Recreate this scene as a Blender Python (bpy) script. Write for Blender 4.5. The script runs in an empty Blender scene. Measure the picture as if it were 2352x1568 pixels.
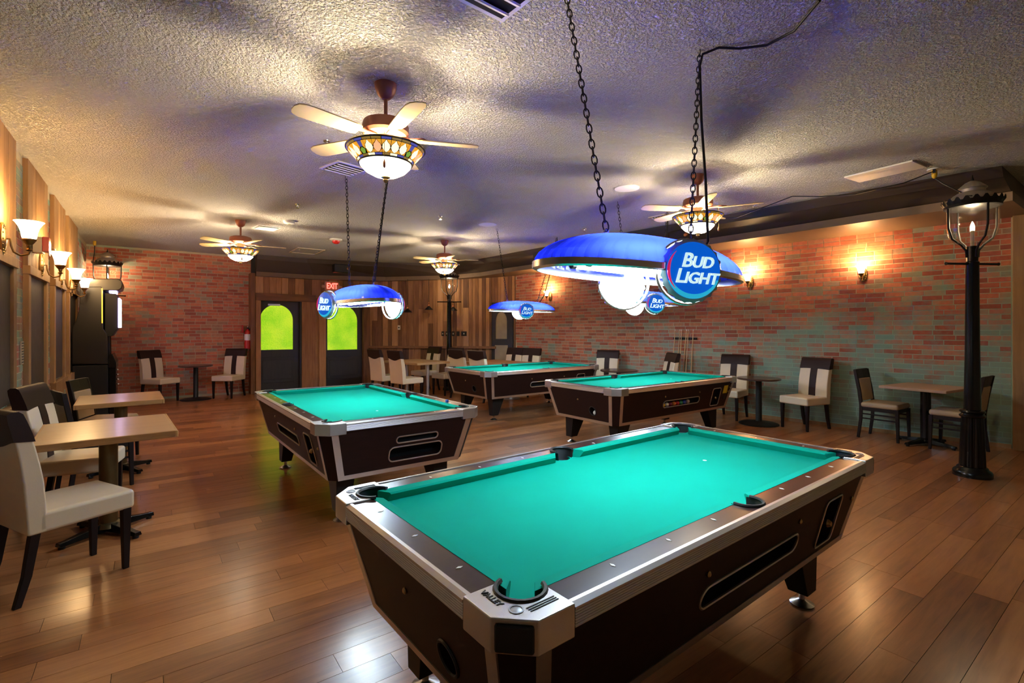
import bpy, bmesh, math, random
from mathutils import Vector, Matrix
random.seed(7)
PI = math.pi
sc = bpy.context.scene
col = sc.collection

# ------------------------------------------------------------------ camera, world, exposure
FPX, CX, Y0, CAMH, PHI = 1130.0, 1176.0, 755.0, 1.48, 0.635     # measured on the 2352x1568 frame
cam_d = bpy.data.cameras.new('camera')
cam = bpy.data.objects.new('camera', cam_d); col.objects.link(cam)
cam_d.sensor_width = 36.0
cam_d.lens = FPX / 2352.0 * 36.0
cam_d.shift_y = -(784.0 - Y0) / 2352.0
cam_d.clip_start = 0.05
cam.location = (0, 0, CAMH)
cam.rotation_euler = (PI / 2, 0, -PHI)
sc.camera = cam
world = bpy.data.worlds.new('world'); sc.world = world
world.use_nodes = True
world.node_tree.nodes['Background'].inputs[0].default_value = (0, 0, 0, 1)
world.node_tree.nodes['Background'].inputs[1].default_value = 0.0
sc.view_settings.view_transform = 'Standard'
sc.view_settings.look = 'None'
sc.view_settings.gamma = 1.0
sc.view_settings.use_curve_mapping = False
sc.view_settings.exposure = 1.2
sc.cycles.use_denoising = True
sc.cycles.max_bounces = 5
sc.cycles.use_adaptive_sampling = True
sc.cycles.adaptive_threshold = 0.06
sc.cycles.light_sampling_threshold = 0.02
sc.cycles.sample_clamp_indirect = 20.0
sc.cycles.caustics_reflective = False
sc.cycles.caustics_refractive = False

FW = (math.sin(PHI), math.cos(PHI)); RT = (math.cos(PHI), -math.sin(PHI))
def ray(u):
    k = (u - CX) / FPX
    return (FW[0] + k * RT[0], FW[1] + k * RT[1])
def depth_of(x, y): return x * FW[0] + y * FW[1]

# ------------------------------------------------------------------ materials
def nmat(name):
    m = bpy.data.materials.new(name); m.use_nodes = True
    nt = m.node_tree; b = nt.nodes['Principled BSDF']
    return m, nt, b
def N(nt, t, **kw):
    n = nt.nodes.new(t)
    for k, v in kw.items():
        if k.startswith('i_'):
            n.inputs[k[2:].replace('_', ' ')].default_value = v
        else: setattr(n, k, v)
    return n
def rgba(c): return (c[0], c[1], c[2], 1)
def mat(name, c, rough=0.5, metal=0.0, emit=None, es=0.0, coat=0.0, spec=None, bump=None, var=0.0):
    m, nt, b = nmat(name)
    b.inputs['Base Color'].default_value = rgba(c)
    b.inputs['Roughness'].default_value = rough
    b.inputs['Metallic'].default_value = metal
    if coat: b.inputs['Coat Weight'].default_value = coat; b.inputs['Coat Roughness'].default_value = 0.12
    if spec is not None: b.inputs['Specular IOR Level'].default_value = spec
    if emit: b.inputs['Emission Color'].default_value = rgba(emit); b.inputs['Emission Strength'].default_value = es
    g = N(nt, 'ShaderNodeNewGeometry')
    if var:
        n = N(nt, 'ShaderNodeTexNoise', i_Scale=6.0, i_Detail=4.0)
        nt.links.new(g.outputs['Position'], n.inputs['Vector'])
        r = N(nt, 'ShaderNodeMapRange'); r.inputs['To Min'].default_value = 1 - var; r.inputs['To Max'].default_value = 1 + var
        nt.links.new(n.outputs['Fac'], r.inputs['Value'])
        mx = N(nt, 'ShaderNodeMix', data_type='RGBA', blend_type='MULTIPLY'); mx.inputs['Factor'].default_value = 1
        mx.inputs['A'].default_value = rgba(c); nt.links.new(r.outputs['Result'], mx.inputs['B'])
        nt.links.new(mx.outputs['Result'], b.inputs['Base Color'])
    if bump:
        n = N(nt, 'ShaderNodeTexNoise', i_Scale=bump[0], i_Detail=3.0)
        nt.links.new(g.outputs['Position'], n.inputs['Vector'])
        bp = N(nt, 'ShaderNodeBump'); bp.inputs['Strength'].default_value = bump[1]; bp.inputs['Distance'].default_value = bump[2]
        nt.links.new(n.outputs['Fac'], bp.inputs['Height']); nt.links.new(bp.outputs['Normal'], b.inputs['Normal'])
    return m
def rnd_value(nt):
    oi = N(nt, 'ShaderNodeObjectInfo'); at = N(nt, 'ShaderNodeAttribute', attribute_name='rnd')
    a = N(nt, 'ShaderNodeMath', operation='ADD'); nt.links.new(oi.outputs['Random'], a.inputs[0]); nt.links.new(at.outputs['Fac'], a.inputs[1])
    f = N(nt, 'ShaderNodeMath', operation='FRACT'); nt.links.new(a.outputs[0], f.inputs[0])
    return f.outputs[0]
def ramp(nt, src, stops):
    r = N(nt, 'ShaderNodeValToRGB'); e = r.color_ramp.elements
    while len(e) < len(stops): e.new(0.5)
    for i, (p, c) in enumerate(stops): e[i].position = p; e[i].color = rgba(c)
    nt.links.new(src, r.inputs['Fac']); return r.outputs['Color']
def wood(name, stops, stretch=(1, 12, 12), scale=2.0, rough=0.45, bump=0.15, coat=0.0, contrast=0.55, coarse=0.35, rv_amt=0.30):
    m, nt, b = nmat(name)
    g = N(nt, 'ShaderNodeNewGeometry'); rv = rnd_value(nt)
    off = N(nt, 'ShaderNodeVectorMath', operation='SCALE'); off.inputs[0].default_value = (13.1, 7.7, 5.3); nt.links.new(rv, off.inputs['Scale'])
    add = N(nt, 'ShaderNodeVectorMath', operation='ADD'); nt.links.new(g.outputs['Position'], add.inputs[0]); nt.links.new(off.outputs[0], add.inputs[1])
    mul = N(nt, 'ShaderNodeVectorMath', operation='MULTIPLY'); mul.inputs[1].default_value = stretch; nt.links.new(add.outputs[0], mul.inputs[0])
    n = N(nt, 'ShaderNodeTexNoise', i_Scale=scale, i_Detail=7.0, i_Roughness=0.62, i_Distortion=0.6); nt.links.new(mul.outputs[0], n.inputs['Vector'])
    n2 = N(nt, 'ShaderNodeTexNoise', i_Scale=scale * 0.45, i_Detail=3.0); nt.links.new(add.outputs[0], n2.inputs['Vector'])
    a = N(nt, 'ShaderNodeMath', operation='MULTIPLY_ADD'); nt.links.new(n.outputs['Fac'], a.inputs[0]); a.inputs[1].default_value = contrast; 
    b2 = N(nt, 'ShaderNodeMath', operation='MULTIPLY_ADD'); nt.links.new(n2.outputs['Fac'], b2.inputs[0]); b2.inputs[1].default_value = coarse
    c2 = N(nt, 'ShaderNodeMath', operation='MULTIPLY_ADD'); nt.links.new(rv, c2.inputs[0]); c2.inputs[1].default_value = rv_amt; c2.inputs[2].default_value = (1.0 - rv_amt - contrast - coarse) / 2
    nt.links.new(c2.outputs[0], b2.inputs[2]); nt.links.new(b2.outputs[0], a.inputs[2])
    cc = ramp(nt, a.outputs[0], stops); nt.links.new(cc, b.inputs['Base Color'])
    b.inputs['Roughness'].default_value = rough
    if coat: b.inputs['Coat Weight'].default_value = coat; b.inputs['Coat Roughness'].default_value = 0.18
    bp = N(nt, 'ShaderNodeBump'); bp.inputs['Strength'].default_value = bump; bp.inputs['Distance'].default_value = 0.004
    nt.links.new(n.outputs['Fac'], bp.inputs['Height']); nt.links.new(bp.outputs['Normal'], b.inputs['Normal'])
    return m
def brick_mat(name, patina, low):
    m, nt, b = nmat(name)
    g = N(nt, 'ShaderNodeNewGeometry'); rv = rnd_value(nt)
    base = ramp(nt, rv, [(0.0, (0.30, 0.080, 0.046)), (0.3, (0.47, 0.125, 0.066)), (0.6, (0.58, 0.18, 0.09)), (0.85, (0.48, 0.22, 0.125)), (1.0, (0.28, 0.19, 0.125))])
    n = N(nt, 'ShaderNodeTexNoise', i_Scale=22.0, i_Detail=5.0); nt.links.new(g.outputs['Position'], n.inputs['Vector'])
    mr = N(nt, 'ShaderNodeMapRange'); mr.inputs['To Min'].default_value = 0.6; mr.inputs['To Max'].default_value = 1.35; nt.links.new(n.outputs['Fac'], mr.inputs['Value'])
    mx = N(nt, 'ShaderNodeMix', data_type='RGBA', blend_type='MULTIPLY'); mx.inputs['Factor'].default_value = 1
    nt.links.new(base, mx.inputs['A']); nt.links.new(mr.outputs[0], mx.inputs['B'])
    f = patina_mask(nt, g, patina, low, rv)
    tint = N(nt, 'ShaderNodeMix', data_type='RGBA'); nt.links.new(f, tint.inputs['Factor']); nt.links.new(mx.outputs['Result'], tint.inputs['A'])
    tint.inputs['B'].default_value = (0.20, 0.37, 0.30, 1)
    nt.links.new(tint.outputs['Result'], b.inputs['Base Color'])
    b.inputs['Roughness'].default_value = 0.75
    bp = N(nt, 'ShaderNodeBump'); bp.inputs['Strength'].default_value = 0.35; bp.inputs['Distance'].default_value = 0.004
    nt.links.new(n.outputs['Fac'], bp.inputs['Height']); nt.links.new(bp.outputs['Normal'], b.inputs['Normal'])
    return m
def patina_mask(nt, g, amount, low, rv=None):
    # painted-on green wash: patches with a shape of their own, more of it low on the wall
    n1 = N(nt, 'ShaderNodeTexNoise', i_Scale=1.1, i_Detail=8.0, i_Roughness=0.72); nt.links.new(g.outputs['Position'], n1.inputs['Vector'])
    sp = N(nt, 'ShaderNodeSeparateXYZ'); nt.links.new(g.outputs['Position'], sp.inputs[0])
    z = N(nt, 'ShaderNodeMath', operation='MULTIPLY_ADD'); nt.links.new(sp.outputs['Z'], z.inputs[0]); z.inputs[1].default_value = -low; z.inputs[2].default_value = amount
    y = N(nt, 'ShaderNodeMath', operation='MULTIPLY_ADD'); nt.links.new(sp.outputs['Y'], y.inputs[0]); y.inputs[1].default_value = -low * 0.22; nt.links.new(z.outputs[0], y.inputs[2])
    s = N(nt, 'ShaderNodeMath', operation='ADD'); nt.links.new(n1.outputs['Fac'], s.inputs[0]); nt.links.new(y.outputs[0], s.inputs[1])
    if rv is not None:                                         # each brick takes the wash a little differently
        k = N(nt, 'ShaderNodeMath', operation='MULTIPLY_ADD'); nt.links.new(rv, k.inputs[0]); k.inputs[1].default_value = 0.17; k.inputs[2].default_value = -0.085
        s2 = N(nt, 'ShaderNodeMath', operation='ADD'); nt.links.new(s.outputs[0], s2.inputs[0]); nt.links.new(k.outputs[0], s2.inputs[1]); s = s2
    r = N(nt, 'ShaderNodeMapRange'); r.inputs['From Min'].default_value = 0.50; r.inputs['From Max'].default_value = 0.70; r.inputs['To Max'].default_value = 0.85
    nt.links.new(s.outputs[0], r.inputs['Value']); return r.outputs[0]
def mortar_mat(name, c, patina, low):
    m, nt, b = nmat(name); g = N(nt, 'ShaderNodeNewGeometry')
    f = patina_mask(nt, g, patina, low)
    tint = N(nt, 'ShaderNodeMix', data_type='RGBA'); nt.links.new(f, tint.inputs['Factor']); tint.inputs['A'].default_value = rgba(c); tint.inputs['B'].default_value = (0.28, 0.50, 0.41, 1)
    nt.links.new(tint.outputs['Result'], b.inputs['Base Color']); b.inputs['Roughness'].default_value = 0.9
    return m
def glass(name, c=(1, 1, 1), rough=0.02):
    m, nt, b = nmat(name)
    for n in list(nt.nodes): nt.nodes.remove(n)
    o = N(nt, 'ShaderNodeOutputMaterial'); t = N(nt, 'ShaderNodeBsdfTransparent'); t.inputs[0].default_value = rgba(c)
    gl = N(nt, 'ShaderNodeBsdfGlossy'); gl.inputs['Roughness'].default_value = rough
    lw = N(nt, 'ShaderNodeLayerWeight'); lw.inputs['Blend'].default_value = 0.25
    mr = N(nt, 'ShaderNodeMapRange'); mr.inputs['To Min'].default_value = 0.04; mr.inputs['To Max'].default_value = 0.6; nt.links.new(lw.outputs['Facing'], mr.inputs['Value'])
    mx = N(nt, 'ShaderNodeMixShader'); nt.links.new(mr.outputs[0], mx.inputs[0]); nt.links.new(t.outputs[0], mx.inputs[1]); nt.links.new(gl.outputs[0], mx.inputs[2])
    nt.links.new(mx.outputs[0], o.inputs[0]); return m

M = {}
M['ceiling'] = None
m, nt, b = nmat('popcorn_ceiling')
g = N(nt, 'ShaderNodeNewGeometry'); n = N(nt, 'ShaderNodeTexNoise', i_Scale=58.0, i_Detail=3.0, i_Roughness=0.65); nt.links.new(g.outputs['Position'], n.inputs['Vector'])
hr = N(nt, 'ShaderNodeMapRange', interpolation_type='SMOOTHSTEP'); hr.inputs['From Min'].default_value = 0.36; hr.inputs['From Max'].default_value = 0.62; nt.links.new(n.outputs['Fac'], hr.inputs['Value'])
b.inputs['Base Color'].default_value = (0.74, 0.72, 0.68, 1); b.inputs['Roughness'].default_value = 0.95
bp = N(nt, 'ShaderNodeBump'); bp.inputs['Strength'].default_value = 1.0; bp.inputs['Distance'].default_value = 0.065
nt.links.new(hr.outputs[0], bp.inputs['Height']); nt.links.new(bp.outputs['Normal'], b.inputs['Normal'])
M['ceiling'] = m
M['floor'] = wood('floor_wood', [(0.2, (0.13, 0.044, 0.016)), (0.45, (0.31, 0.115, 0.038)), (0.62, (0.43, 0.17, 0.058)), (0.85, (0.53, 0.23, 0.085))], stretch=(1.2, 14, 14), scale=2.2, rough=0.28, bump=0.10, coat=0.25)
M['floor_gap'] = mat('floor_gap', (0.03, 0.014, 0.008), 0.8)
M['barn'] = wood('barn_wood', [(0.15, (0.07, 0.032, 0.015)), (0.4, (0.22, 0.10, 0.04)), (0.6, (0.38, 0.19, 0.078)), (0.9, (0.58, 0.34, 0.165))], stretch=(14, 14, 1.2), scale=1.6, rough=0.75, bump=0.5, rv_amt=0.5)
M['barn_h'] = wood('barn_wood_beam', [(0.15, (0.06, 0.028, 0.014)), (0.45, (0.20, 0.09, 0.036)), (0.7, (0.32, 0.155, 0.062)), (0.95, (0.44, 0.24, 0.115))], stretch=(1.2, 14, 14), scale=1.6, rough=0.7, bump=0.5)
M['weathered'] = wood('weathered_wood', [(0.1, (0.10, 0.054, 0.022)), (0.45, (0.29, 0.16, 0.065)), (0.75, (0.44, 0.265, 0.12)), (0.95, (0.54, 0.36, 0.19))], stretch=(12, 12, 1.0), scale=1.6, rough=0.75, bump=0.5)
M['cove'] = mat('cove_brown', (0.052, 0.034, 0.023), 0.5, var=0.15)
M['cove_lip'] = mat('cove_lip_brown', (0.15, 0.095, 0.058), 0.5, var=0.2)
M['brick_r'] = brick_mat('brick_washed', 0.39, 0.145)
M['mortar_r'] = mortar_mat('mortar_washed', (0.56, 0.49, 0.34), 0.46, 0.145)
M['brick_b'] = brick_mat('brick_red', -0.06, 0.0)
M['mortar_b'] = mortar_mat('mortar_tan', (0.48, 0.40, 0.27), 0.02, 0.0)
M['brick_l'] = brick_mat('brick_green', 0.12, 0.0)
M['door_dark'] = wood('door_black_brown', [(0.2, (0.006, 0.0045, 0.004)), (0.5, (0.013, 0.0085, 0.007)), (0.9, (0.03, 0.019, 0.015))], stretch=(12, 12, 1), rough=0.45, bump=0.1)
M['chrome'] = mat('brushed_metal', (0.62, 0.60, 0.58), 0.26, 1.0)
M['alu'] = mat('aluminium_trim', (0.60, 0.57, 0.55), 0.36, 0.9)
M['cap_metal'] = mat('cast_corner_metal', (0.66, 0.65, 0.64), 0.34, 0.95, bump=(420.0, 0.12, 0.002))
M['pewter'] = mat('pewter', (0.30, 0.31, 0.33), 0.45, 0.9)
M['brass'] = mat('antique_brass', (0.30, 0.19, 0.075), 0.38, 1.0)
M['copper'] = mat('copper', (0.50, 0.22, 0.10), 0.3, 1.0)
M['bronze'] = mat('fan_terracotta', (0.26, 0.085, 0.05), 0.42, 0.25)
M['black'] = mat('black_plastic', (0.005, 0.005, 0.0055), 0.45, spec=0.35)
M['black_gloss'] = mat('black_gloss_paint', (0.005, 0.004, 0.004), 0.2, spec=0.35)
M['iron'] = mat('dark_iron', (0.022, 0.020, 0.020), 0.5, 0.7)
M['chain'] = mat('black_chain', (0.010, 0.009, 0.009), 0.6)
M['felt'] = mat('green_felt', (0.0, 0.33, 0.235), 0.92, spec=0.1, var=0.05, bump=(900.0, 0.15, 0.001))
M['laminate'] = wood('mahogany_laminate', [(0.2, (0.011, 0.0035, 0.003)), (0.55, (0.021, 0.0065, 0.0055)), (0.9, (0.033, 0.011, 0.0085))], stretch=(3, 12, 12), scale=3.0, rough=0.5, bump=0.03)
M['laminate'].node_tree.nodes['Principled BSDF'].inputs['Specular IOR Level'].default_value = 0.25
M['laminate_top'] = wood('mahogany_rail', [(0.2, (0.013, 0.0045, 0.0045)), (0.55, (0.027, 0.0085, 0.008)), (0.9, (0.042, 0.014, 0.012))], stretch=(3, 12, 12), scale=3.0, rough=0.30, bump=0.03, coat=0.35)
M['white'] = mat('white_inlay', (0.80, 0.80, 0.76), 0.4)
M['rubber'] = mat('pocket_rubber', (0.012, 0.014, 0.018), 0.5)
M['cream'] = mat('cream_leather', (0.70, 0.58, 0.41), 0.42, var=0.06, bump=(160.0, 0.12, 0.002))
M['espresso'] = mat('espresso_leather', (0.026, 0.011, 0.009), 0.5, spec=0.2, bump=(160.0, 0.12, 0.002))
M['leg'] = mat('espresso_wood', (0.010, 0.0042, 0.0038), 0.5, spec=0.25)
M['tan'] = mat('tan_vinyl', (0.44, 0.32, 0.19), 0.42, var=0.06)
M['oak'] = wood('oak_top', [(0.15, (0.32, 0.17, 0.065)), (0.45, (0.50, 0.30, 0.13)), (0.75, (0.60, 0.39, 0.19)), (0.95, (0.66, 0.46, 0.25))], stretch=(1.5, 14, 14), scale=2.4, rough=0.30, bump=0.05, coat=0.2)
M['oak_edge'] = wood('oak_edge', [(0.15, (0.20, 0.09, 0.03)), (0.45, (0.36, 0.18, 0.06)), (0.75, (0.48, 0.26, 0.09)), (0.95, (0.55, 0.32, 0.13))], stretch=(3, 3, 20), scale=3.0, rough=0.38, bump=0.05)
M['pole_bronze'] = mat('aged_bronze_column', (0.15, 0.105, 0.045), 0.38, 0.85, var=0.3)
M['mauve_top'] = mat('tan_laminate_top', (0.42, 0.27, 0.18), 0.4, var=0.05)
M['walnut_top'] = mat('dark_walnut_top', (0.06, 0.028, 0.02), 0.3, coat=0.2)
M['chalkboard'] = mat('dark_board', (0.055, 0.040, 0.030), 0.65, var=0.35, bump=(9.0, 0.4, 0.01))
M['beige'] = mat('beige_plastic', (0.55, 0.47, 0.33), 0.5)
M['red'] = mat('red_enamel', (0.50, 0.015, 0.012), 0.35)
M['red_glow'] = mat('exit_red', (0.6, 0.03, 0.02), 0.5, emit=(1, 0.07, 0.05), es=3.0)
M['exit_plate'] = mat('exit_plate', (0.50, 0.26, 0.18), 0.5)
M['white_paint'] = mat('white_metal', (0.66, 0.65, 0.63), 0.5)
M['lens_clear'] = glass('clear_glass', (0.96, 0.95, 0.93))
M['yellow'] = mat('yellow_plastic', (0.70, 0.42, 0.01), 0.45)
M['galv'] = mat('galvanised_cap', (0.52, 0.47, 0.42), 0.42, 0.6, var=0.2)
M['shade'] = mat('frosted_shade', (0.85, 0.78, 0.62), 0.4, emit=(1.0, 0.70, 0.36), es=11.0)
M['bowl'] = mat('frosted_bowl', (0.9, 0.86, 0.76), 0.4, emit=(1.0, 0.83, 0.58), es=9.0)
M['tube'] = mat('fluorescent_tube', (0.9, 0.95, 1), 0.4, emit=(0.74, 0.92, 1.0), es=66.0)
M['cap_inner'] = mat('lit_white_cap', (0.9, 0.95, 1), 0.4, emit=(0.80, 0.94, 1.0), es=3.0)
M['bulb'] = mat('flame_bulb', (1, 0.9, 0.7), 0.4, emit=(1.0, 0.78, 0.48), es=60.0)
M['candle'] = mat('candle_sleeve', (0.72, 0.62, 0.44), 0.5)
M['blade'] = mat('cream_blade', (0.60, 0.46, 0.22), 0.4)
M['lead'] = mat('lead_came', (0.035, 0.026, 0.018), 0.45, 0.6)
def stained(name, c, s): return mat(name, c, 0.3, emit=c, es=s)
M['g_amber'] = stained('amber_glass', (0.95, 0.42, 0.03), 0.34)
M['g_white'] = stained('cream_glass', (1.0, 0.84, 0.5), 0.62)
M['g_pink'] = stained('pink_glass', (0.95, 0.45, 0.22), 0.45)
M['g_green'] = stained('green_glass', (0.25, 0.45, 0.05), 0.3)
M['g_blue'] = stained('blue_glass', (0.10, 0.10, 0.42), 0.3)
M['g_tan'] = stained('tan_glass', (0.42, 0.26, 0.06), 0.22)
m, nt, b = nmat('blue_acrylic')                                # translucent plastic, lit only by the tubes inside it
b.inputs['Base Color'].default_value = (0.03, 0.05, 0.75, 1); b.inputs['Roughness'].default_value = 0.12; b.inputs['Coat Weight'].default_value = 0.5
tl = N(nt, 'ShaderNodeBsdfTranslucent'); tl.inputs['Color'].default_value = (0.022, 0.040, 1.0, 1)
mxs = N(nt, 'ShaderNodeMixShader'); mxs.inputs[0].default_value = 0.9
nt.links.new(b.outputs[0], mxs.inputs[1]); nt.links.new(tl.outputs[0], mxs.inputs[2]); nt.links.new(mxs.outputs[0], nt.nodes['Material Output'].inputs['Surface'])
M['blue_shade'] = m
M['logo_blue'] = mat('logo_blue', (0.001, 0.02, 0.10), 0.35, emit=(0.001, 0.085, 0.50), es=0.5, spec=0.25)
M['logo_cyan'] = mat('logo_cyan', (0.02, 0.40, 0.50), 0.3, emit=(0.02, 0.40, 0.62), es=0.4)
M['logo_white'] = mat('logo_white', (0.8, 0.9, 0.9), 0.35, emit=(0.65, 0.92, 0.95), es=0.38)
M['logo_red'] = mat('logo_red', (0.4, 0.02, 0.08), 0.35, emit=(0.45, 0.01, 0.08), es=0.5)
M['acrylic'] = mat('lit_clear_acrylic', (0.34, 0.50, 0.52), 0.12, coat=0.5)
m, nt, b = nmat('green_pebbled_glass')
g = N(nt, 'ShaderNodeNewGeometry'); n = N(nt, 'ShaderNodeTexNoise', i_Scale=38.0, i_Detail=3.0); nt.links.new(g.outputs['Position'], n.inputs['Vector'])
n2 = N(nt, 'ShaderNodeTexNoise', i_Scale=2.2, i_Detail=2.0); nt.links.new(g.outputs['Position'], n2.inputs['Vector'])
ad = N(nt, 'ShaderNodeMath', operation='MULTIPLY_ADD'); nt.links.new(n.outputs['Fac'], ad.inputs[0]); ad.inputs[1].default_value = 0.6; nt.links.new(n2.outputs['Fac'], ad.inputs[2])
cc = ramp(nt, ad.outputs[0], [(0.35, (0.14, 0.42, 0.004)), (0.65, (0.30, 0.66, 0.006)), (0.95, (0.58, 0.80, 0.02))])
nt.links.new(cc, b.inputs['Emission Color']); b.inputs['Emission Strength'].default_value = 0.40
b.inputs['Base Color'].default_value = (0.1, 0.25, 0.005, 1); b.inputs['Roughness'].default_value = 0.15
bp = N(nt, 'ShaderNodeBump'); bp.inputs['Strength'].default_value = 0.7; bp.inputs['Distance'].default_value = 0.01
nt.links.new(n.outputs['Fac'], bp.inputs['Height']); nt.links.new(bp.outputs['Normal'], b.inputs['Normal'])
M['green_pane'] = m
M['pale_pane'] = mat('pale_curtained_pane', (0.34, 0.28, 0.17), 0.3, var=0.25)
M['violet_glow'] = mat('violet_light_strip', (0.7, 0.6, 1), 0.4, emit=(0.62, 0.50, 1.0), es=6.0)
M['gold_glow'] = mat('gold_light_strip', (0.9, 0.6, 0.1), 0.4, emit=(0.9, 0.55, 0.03), es=0.8)
M['arcade'] = mat('arcade_black_brown', (0.010, 0.0065, 0.0055), 0.32, var=0.1)
M['cue'] = mat('cue_maple', (0.62, 0.40, 0.20), 0.35)
M['chalk'] = mat('blue_chalk', (0.02, 0.10, 0.45), 0.8)
M['sticker'] = mat('yellow_sticker', (0.72, 0.58, 0.02), 0.5)
for k_ in ('g_amber', 'g_white', 'g_pink', 'g_green', 'g_blue', 'g_tan', 'logo_blue', 'logo_cyan', 'logo_white', 'logo_red', 'red_glow', 'gold_glow', 'bulb', 'violet_glow', 'shade'):
    M[k_].cycles.emission_sampling = 'NONE'
M['dark_brass'] = mat('lock_brass', (0.45, 0.32, 0.16), 0.3, 1.0)

# ------------------------------------------------------------------ mesh helpers
class MB:
    def __init__(s): s.v = []; s.f = []; s.m = []; s.cm = 0
    def add(s, vs, fs):
        o = len(s.v); s.v += [tuple(p) for p in vs]
        for q in fs: s.f.append(tuple(i + o for i in q)); s.m.append(s.cm)
        return s
    def box(s, c, d, rot=None):
        x, y, z = d[0] / 2, d[1] / 2, d[2] / 2
        p = [Vector((a * x, b * y, e * z)) for e in (-1, 1) for b in (-1, 1) for a in (-1, 1)]
        if rot is not None:
            R = rot if isinstance(rot, Matrix) else Matrix.Rotation(rot, 3, 'Z')
            p = [R @ q for q in p]
        c = Vector(c)
        return s.add([q + c for q in p], [(0, 2, 3, 1), (4, 5, 7, 6), (0, 1, 5, 4), (2, 6, 7, 3), (0, 4, 6, 2), (1, 3, 7, 5)])
    def loft(s, rings, cap=True, closed=True):
        n = len(rings[0]); vs = [p for r in rings for p in r]; fs = []
        for i in range(len(rings) - 1):
            for j in range(n if closed else n - 1):
                k = (j + 1) % n
                fs.append((i * n + j, i * n + k, (i + 1) * n + k, (i + 1) * n + j))
        if cap:
            fs.append(tuple(reversed(range(n)))); fs.append(tuple((len(rings) - 1) * n + j for j in range(n)))
        return s.add(vs, fs)
    def lathe(s, prof, seg=24, c=(0, 0, 0), axis='Z', cap=True):
        rings = []
        for r, z in prof:
            ring = []
            for j in range(seg):
                a = 2 * PI * j / seg; x, y = r * math.cos(a), r * math.sin(a)
                p = (x, y, z) if axis == 'Z' else ((x, -z, y) if axis == 'Y' else (z, x, y))
                ring.append((p[0] + c[0], p[1] + c[1], p[2] + c[2]))
            rings.append(ring)
        return s.loft(rings, cap)
    def tube(s, path, r, seg=8, closed=False, cap=True):
        path = [Vector(p) for p in path]; n = len(path); rings = []
        up = Vector((0, 0, 1))
        prev = None
        for i, p in enumerate(path):
            a = path[(i - 1) % n] if (closed or i > 0) else p
            b = path[(i + 1) % n] if (closed or i < n - 1) else p
            t = (b - a).normalized()
            if prev is None:
                ref = up if abs(t.dot(up)) < 0.95 else Vector((1, 0, 0))
                x = t.cross(ref).normalized()
            else:
                x = prev - t * prev.dot(t)
                x = x.normalized() if x.length > 1e-6 else t.orthogonal().normalized()
            prev = x; y = t.cross(x).normalized()
            rr = r[i] if isinstance(r, (list, tuple)) else r
            rings.append([p + x * rr * math.cos(2 * PI * j / seg) + y * rr * math.sin(2 * PI * j / seg) for j in range(seg)])
        if closed: rings.append(rings[0]); return s.loft(rings, False)
        return s.loft(rings, cap)
    def prism(s, pts, z0, z1):
        n = len(pts)
        return s.add([(x, y, z0) for x, y in pts] + [(x, y, z1) for x, y in pts],
                     [tuple(reversed(range(n))), tuple(range(n, 2 * n))] + [(i, (i + 1) % n, n + (i + 1) % n, n + i) for i in range(n)])
    def mesh(s, name, mats, smooth=True, angle=38):
        me = bpy.data.meshes.new(name); me.from_pydata(s.v, [], s.f); me.validate()
        bm = bmesh.new(); bm.from_mesh(me); bmesh.ops.recalc_face_normals(bm, faces=bm.faces); bm.to_mesh(me); bm.free()
        mats = mats if isinstance(mats, (list, tuple)) else [mats]
        for q in mats: me.materials.append(q)
        if len(mats) > 1 and len(me.polygons) == len(s.m):
            me.polygons.foreach_set('material_index', s.m)
        if smooth:
            me.polygons.foreach_set('use_smooth', [True] * len(me.polygons))
            me.set_sharp_from_angle(angle=math.radians(angle))
        me.update(); return me
    def build(s, name, mats, parent=None, smooth=True, bevel=0.0, xf=None, seg=2, angle=38):
        if xf is not None: s.v = [tuple(xf @ Vector(p)) for p in s.v]
        o = bpy.data.objects.new(name, s.mesh(name, mats, smooth, angle)); col.objects.link(o)
        if parent: o.parent = parent
        if bevel:
            md = o.modifiers.new('bevel', 'BEVEL'); md.width = bevel; md.segments = seg; md.limit_method = 'ANGLE'; md.angle_limit = math.radians(40)
            md.harden_normals = True
        return o
def tag(o, label, cat=None, group=None, kind=None):
    o['label'] = label
    if cat: o['category'] = cat
    if group: o['group'] = group
    if kind: o['kind'] = kind
    return o
def empty(name, loc=(0, 0, 0), rz=0.0, label=None, cat=None, group=None, kind=None):
    o = bpy.data.objects.new(name, None); col.objects.link(o); o.location = loc; o.rotation_euler = (0, 0, rz); o.empty_display_size = 0.1
    if label: tag(o, label, cat, group, kind)
    return o
def copy_tree(o, parent=None):
    c = o.copy(); col.objects.link(c); c.parent = parent
    for ch in list(o.children): copy_tree(ch, c)
    return c
def struct(o, label): return tag(o, label, kind='structure')
def lamp(name, parent, loc, power, color, radius=0.04, typ='POINT', size=None, rot=None):
    d = bpy.data.lights.new(name, typ); d.energy = power; d.color = color
    if typ == 'POINT': d.shadow_soft_size = radius
    if typ == 'AREA':
        d.shape = 'RECTANGLE'; d.size, d.size_y = size
    o = bpy.data.objects.new(name, d); col.objects.link(o); o.parent = parent; o.location = loc
    if rot: o.rotation_euler = rot
    return o
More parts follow.
